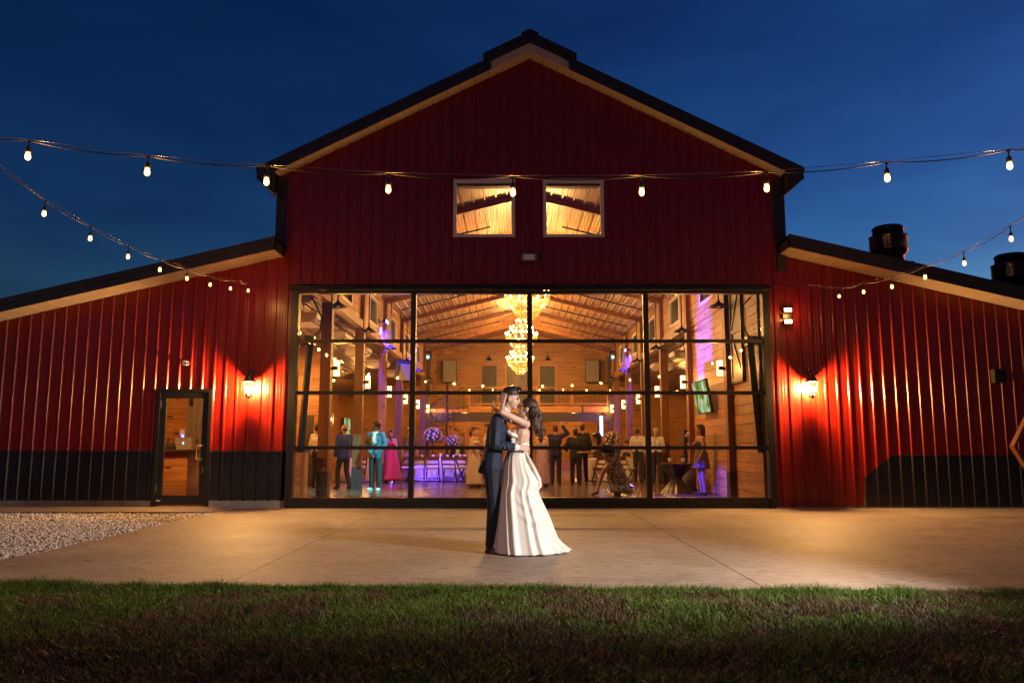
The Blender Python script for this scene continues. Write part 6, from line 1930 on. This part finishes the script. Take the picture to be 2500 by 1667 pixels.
# off-shoulder band and pleats of the bodice
for k in range(4):
    z = 1.275 - 0.035 * k
    g.capsule((0.0, -0.105, z + 0.035), (0.165, -0.075, z - 0.02), 0.017, 0.015, 8, 2)
    g.capsule((0.165, -0.075, z - 0.02), (0.19, 0.06, z - 0.02), 0.015, 0.014, 8, 2)
g.capsule((-0.04, -0.125, 1.325), (0.0, -0.14, 1.30), 0.026, 0.024); g.capsule((0.0, -0.14, 1.30), (0.06, -0.115, 1.28), 0.024, 0.022)
link('bodice', paint(remesh(g, 0.0068, 3), g, [MT['satin_white']]), bride)

def gown():
    # (height, left edge, right edge, half depth)
    lev = [(1.13, -0.045, 0.172, 0.125), (1.06, -0.075, 0.190, 0.15), (0.985, -0.098, 0.222, 0.19), (0.90, -0.117, 0.262, 0.225), (0.83, -0.130, 0.305, 0.245), (0.776, -0.140, 0.328, 0.255), (0.72, -0.150, 0.312, 0.265), (0.66, -0.163, 0.292, 0.275),
           (0.58, -0.173, 0.320, 0.295), (0.50, -0.184, 0.355, 0.315), (0.40, -0.197, 0.400, 0.34), (0.30, -0.209, 0.435, 0.365), (0.20, -0.222, 0.470, 0.39), (0.11, -0.234, 0.505, 0.41), (0.045, -0.240, 0.535, 0.425), (0.006, -0.245, 0.555, 0.435)]
    n = 220; m = 60
    r = random.Random(8)
    H_ = [l[0] for l in lev][::-1]
    def itp(z, j):
        return float(np.interp(z, H_, [l[j] for l in lev][::-1]))
    ridges = []
    for k in range(17):
        ridges.append((2 * math.pi * k / 17 + r.uniform(-0.14, 0.14), r.uniform(-0.25, 0.25), r.uniform(0.07, 0.13), r.uniform(0.5, 1.4)))
    vs = []; fs = []
    for i in range(m + 1):
        q = i / m; z = 1.13 * (1 - q) + 0.006 * q
        l, rr, hd = itp(z, 1), itp(z, 2), itp(z, 3)
        cx, hw = (l + rr) / 2, (rr - l) / 2
        A = 0.036 * min(1, q * 3) + 0.078 * q
        for k in range(n):
            a = 2 * math.pi * k / n
            f = 0
            for (c, dr, w, amp) in ridges:
                d = (a - c - dr * q + math.pi) % (2 * math.pi) - math.pi
                f += amp * math.exp(-(d / w) ** 2)
            # diagonal swag folds on the side that faces the train
            da = (a - R(-52) + math.pi) % (2 * math.pi) - math.pi
            for (s0, zz_) in ((0.0, 0.60), (0.0, 0.46), (0.0, 0.32)):
                zc = zz_ + 0.16 * (da + 0.2) ** 2 - 0.10 * da
                f += 0.75 * math.exp(-((z - zc) / 0.030) ** 2) * math.exp(-(da / 0.62) ** 2)
            f = (f - 0.75)
            x = cx + hw * math.cos(a) * (1 + A * f / max(hw, 0.1) * 0.30)
            y = hd * math.sin(a) * (1 + A * f / max(hd, 0.1) * 0.30)
            # train trailing on the ground
            if math.cos(a) > 0:
                tr = (math.cos(a) ** 3) * max(0, q - 0.86) / 0.14
                x += 0.10 * tr ** 1.5
            zz2 = z
            if i == m: zz2 = 0.004 + 0.012 * (0.5 + 0.5 * math.sin(9 * a)) * (1 if math.sin(a) < 0 else 0.4)
            vs.append((x, y, zz2))
    for i in range(m):
        for k in range(n):
            fs.append((i * n + k, i * n + (k + 1) % n, (i + 1) * n + (k + 1) % n, (i + 1) * n + k))
    o = m * n
    for k in range(n):
        p = vs[o + k]; vs.append((p[0] * 0.95 + 0.008, p[1] * 0.95, 0.035))
    for k in range(n):
        fs.append((o + k, o + (k + 1) % n, o + n + (k + 1) % n, o + n + k))
    g = MB()._add(vs, fs)
    sk_ = g.build('skirt', MT['satin_white'], bride, True)
    # rumpled end of the train
    g = MB()
    g.capsule((0.50, -0.02, 0.02), (0.60, -0.05, 0.018), 0.05, 0.022); g.capsule((0.56, -0.08, 0.022), (0.63, -0.06, 0.012), 0.03, 0.014); g.capsule((0.45, 0.05, 0.02), (0.58, 0.03, 0.03), 0.05, 0.018)
    link('train', paint(remesh(g, 0.006, 3), g, [MT['satin_white']]), sk_)
    # bustle fold standing out at the hip
    g = MB()
    pts = [(0.15, -0.10, 1.10), (0.205, -0.14, 1.00), (0.255, -0.15, 0.90), (0.300, -0.12, 0.80), (0.305, -0.08, 0.73), (0.262, -0.10, 0.66)]
    for i in range(5):
        g.capsule(pts[i], pts[i + 1], 0.014 + 0.004 * i, 0.016 + 0.004 * (i + 1) if i < 4 else 0.012)
    link('bustle_fold', paint(remesh(g, 0.0065, 4), g, [MT['satin_white']]), sk_)
gown()
# wavy brown hair gathered over her back
g = MB(); r = random.Random(12)
g.ball(Hb(0, -0.026, 0.036), (0.087, 0.104, 0.098), 18, 12, rotb)
g.ball(Hb(0, -0.085, -0.01), (0.080, 0.075, 0.092), 14, 10, rotb)
cols = 30
for i in range(cols):
    a = R(-30 + 240 * i / (cols - 1))
    p = Hb(0.082 * math.cos(a), -0.065 - 0.065 * abs(math.sin(a)), 0.03)
    L = r.uniform(0.22, 0.33); ph = r.uniform(0, 6.28)
    prev = p
    for q in range(1, 9):
        t = q / 8
        pt = p + Vector((0.035 * t + 0.022 * math.sin(ph + t * 9), 0.022 * math.cos(ph + t * 9) * (0.4 + t), -L * t))
        g.capsule(prev, pt, 0.017 - 0.007 * t, 0.016 - 0.007 * t, 6, 2); prev = pt
link('hair', paint(remesh(g, 0.0055, 1), g, [hairm((0.040, 0.021, 0.013))]), bride)
g = MB(); g.ball(Hb(0.0, 0.0, 0), 0.001)
e = Hb(0.085, -0.01, -0.045)
MB().ball(e, (0.006, 0.006, 0.012), 8, 6).build('earring', MT['gold'], bride)
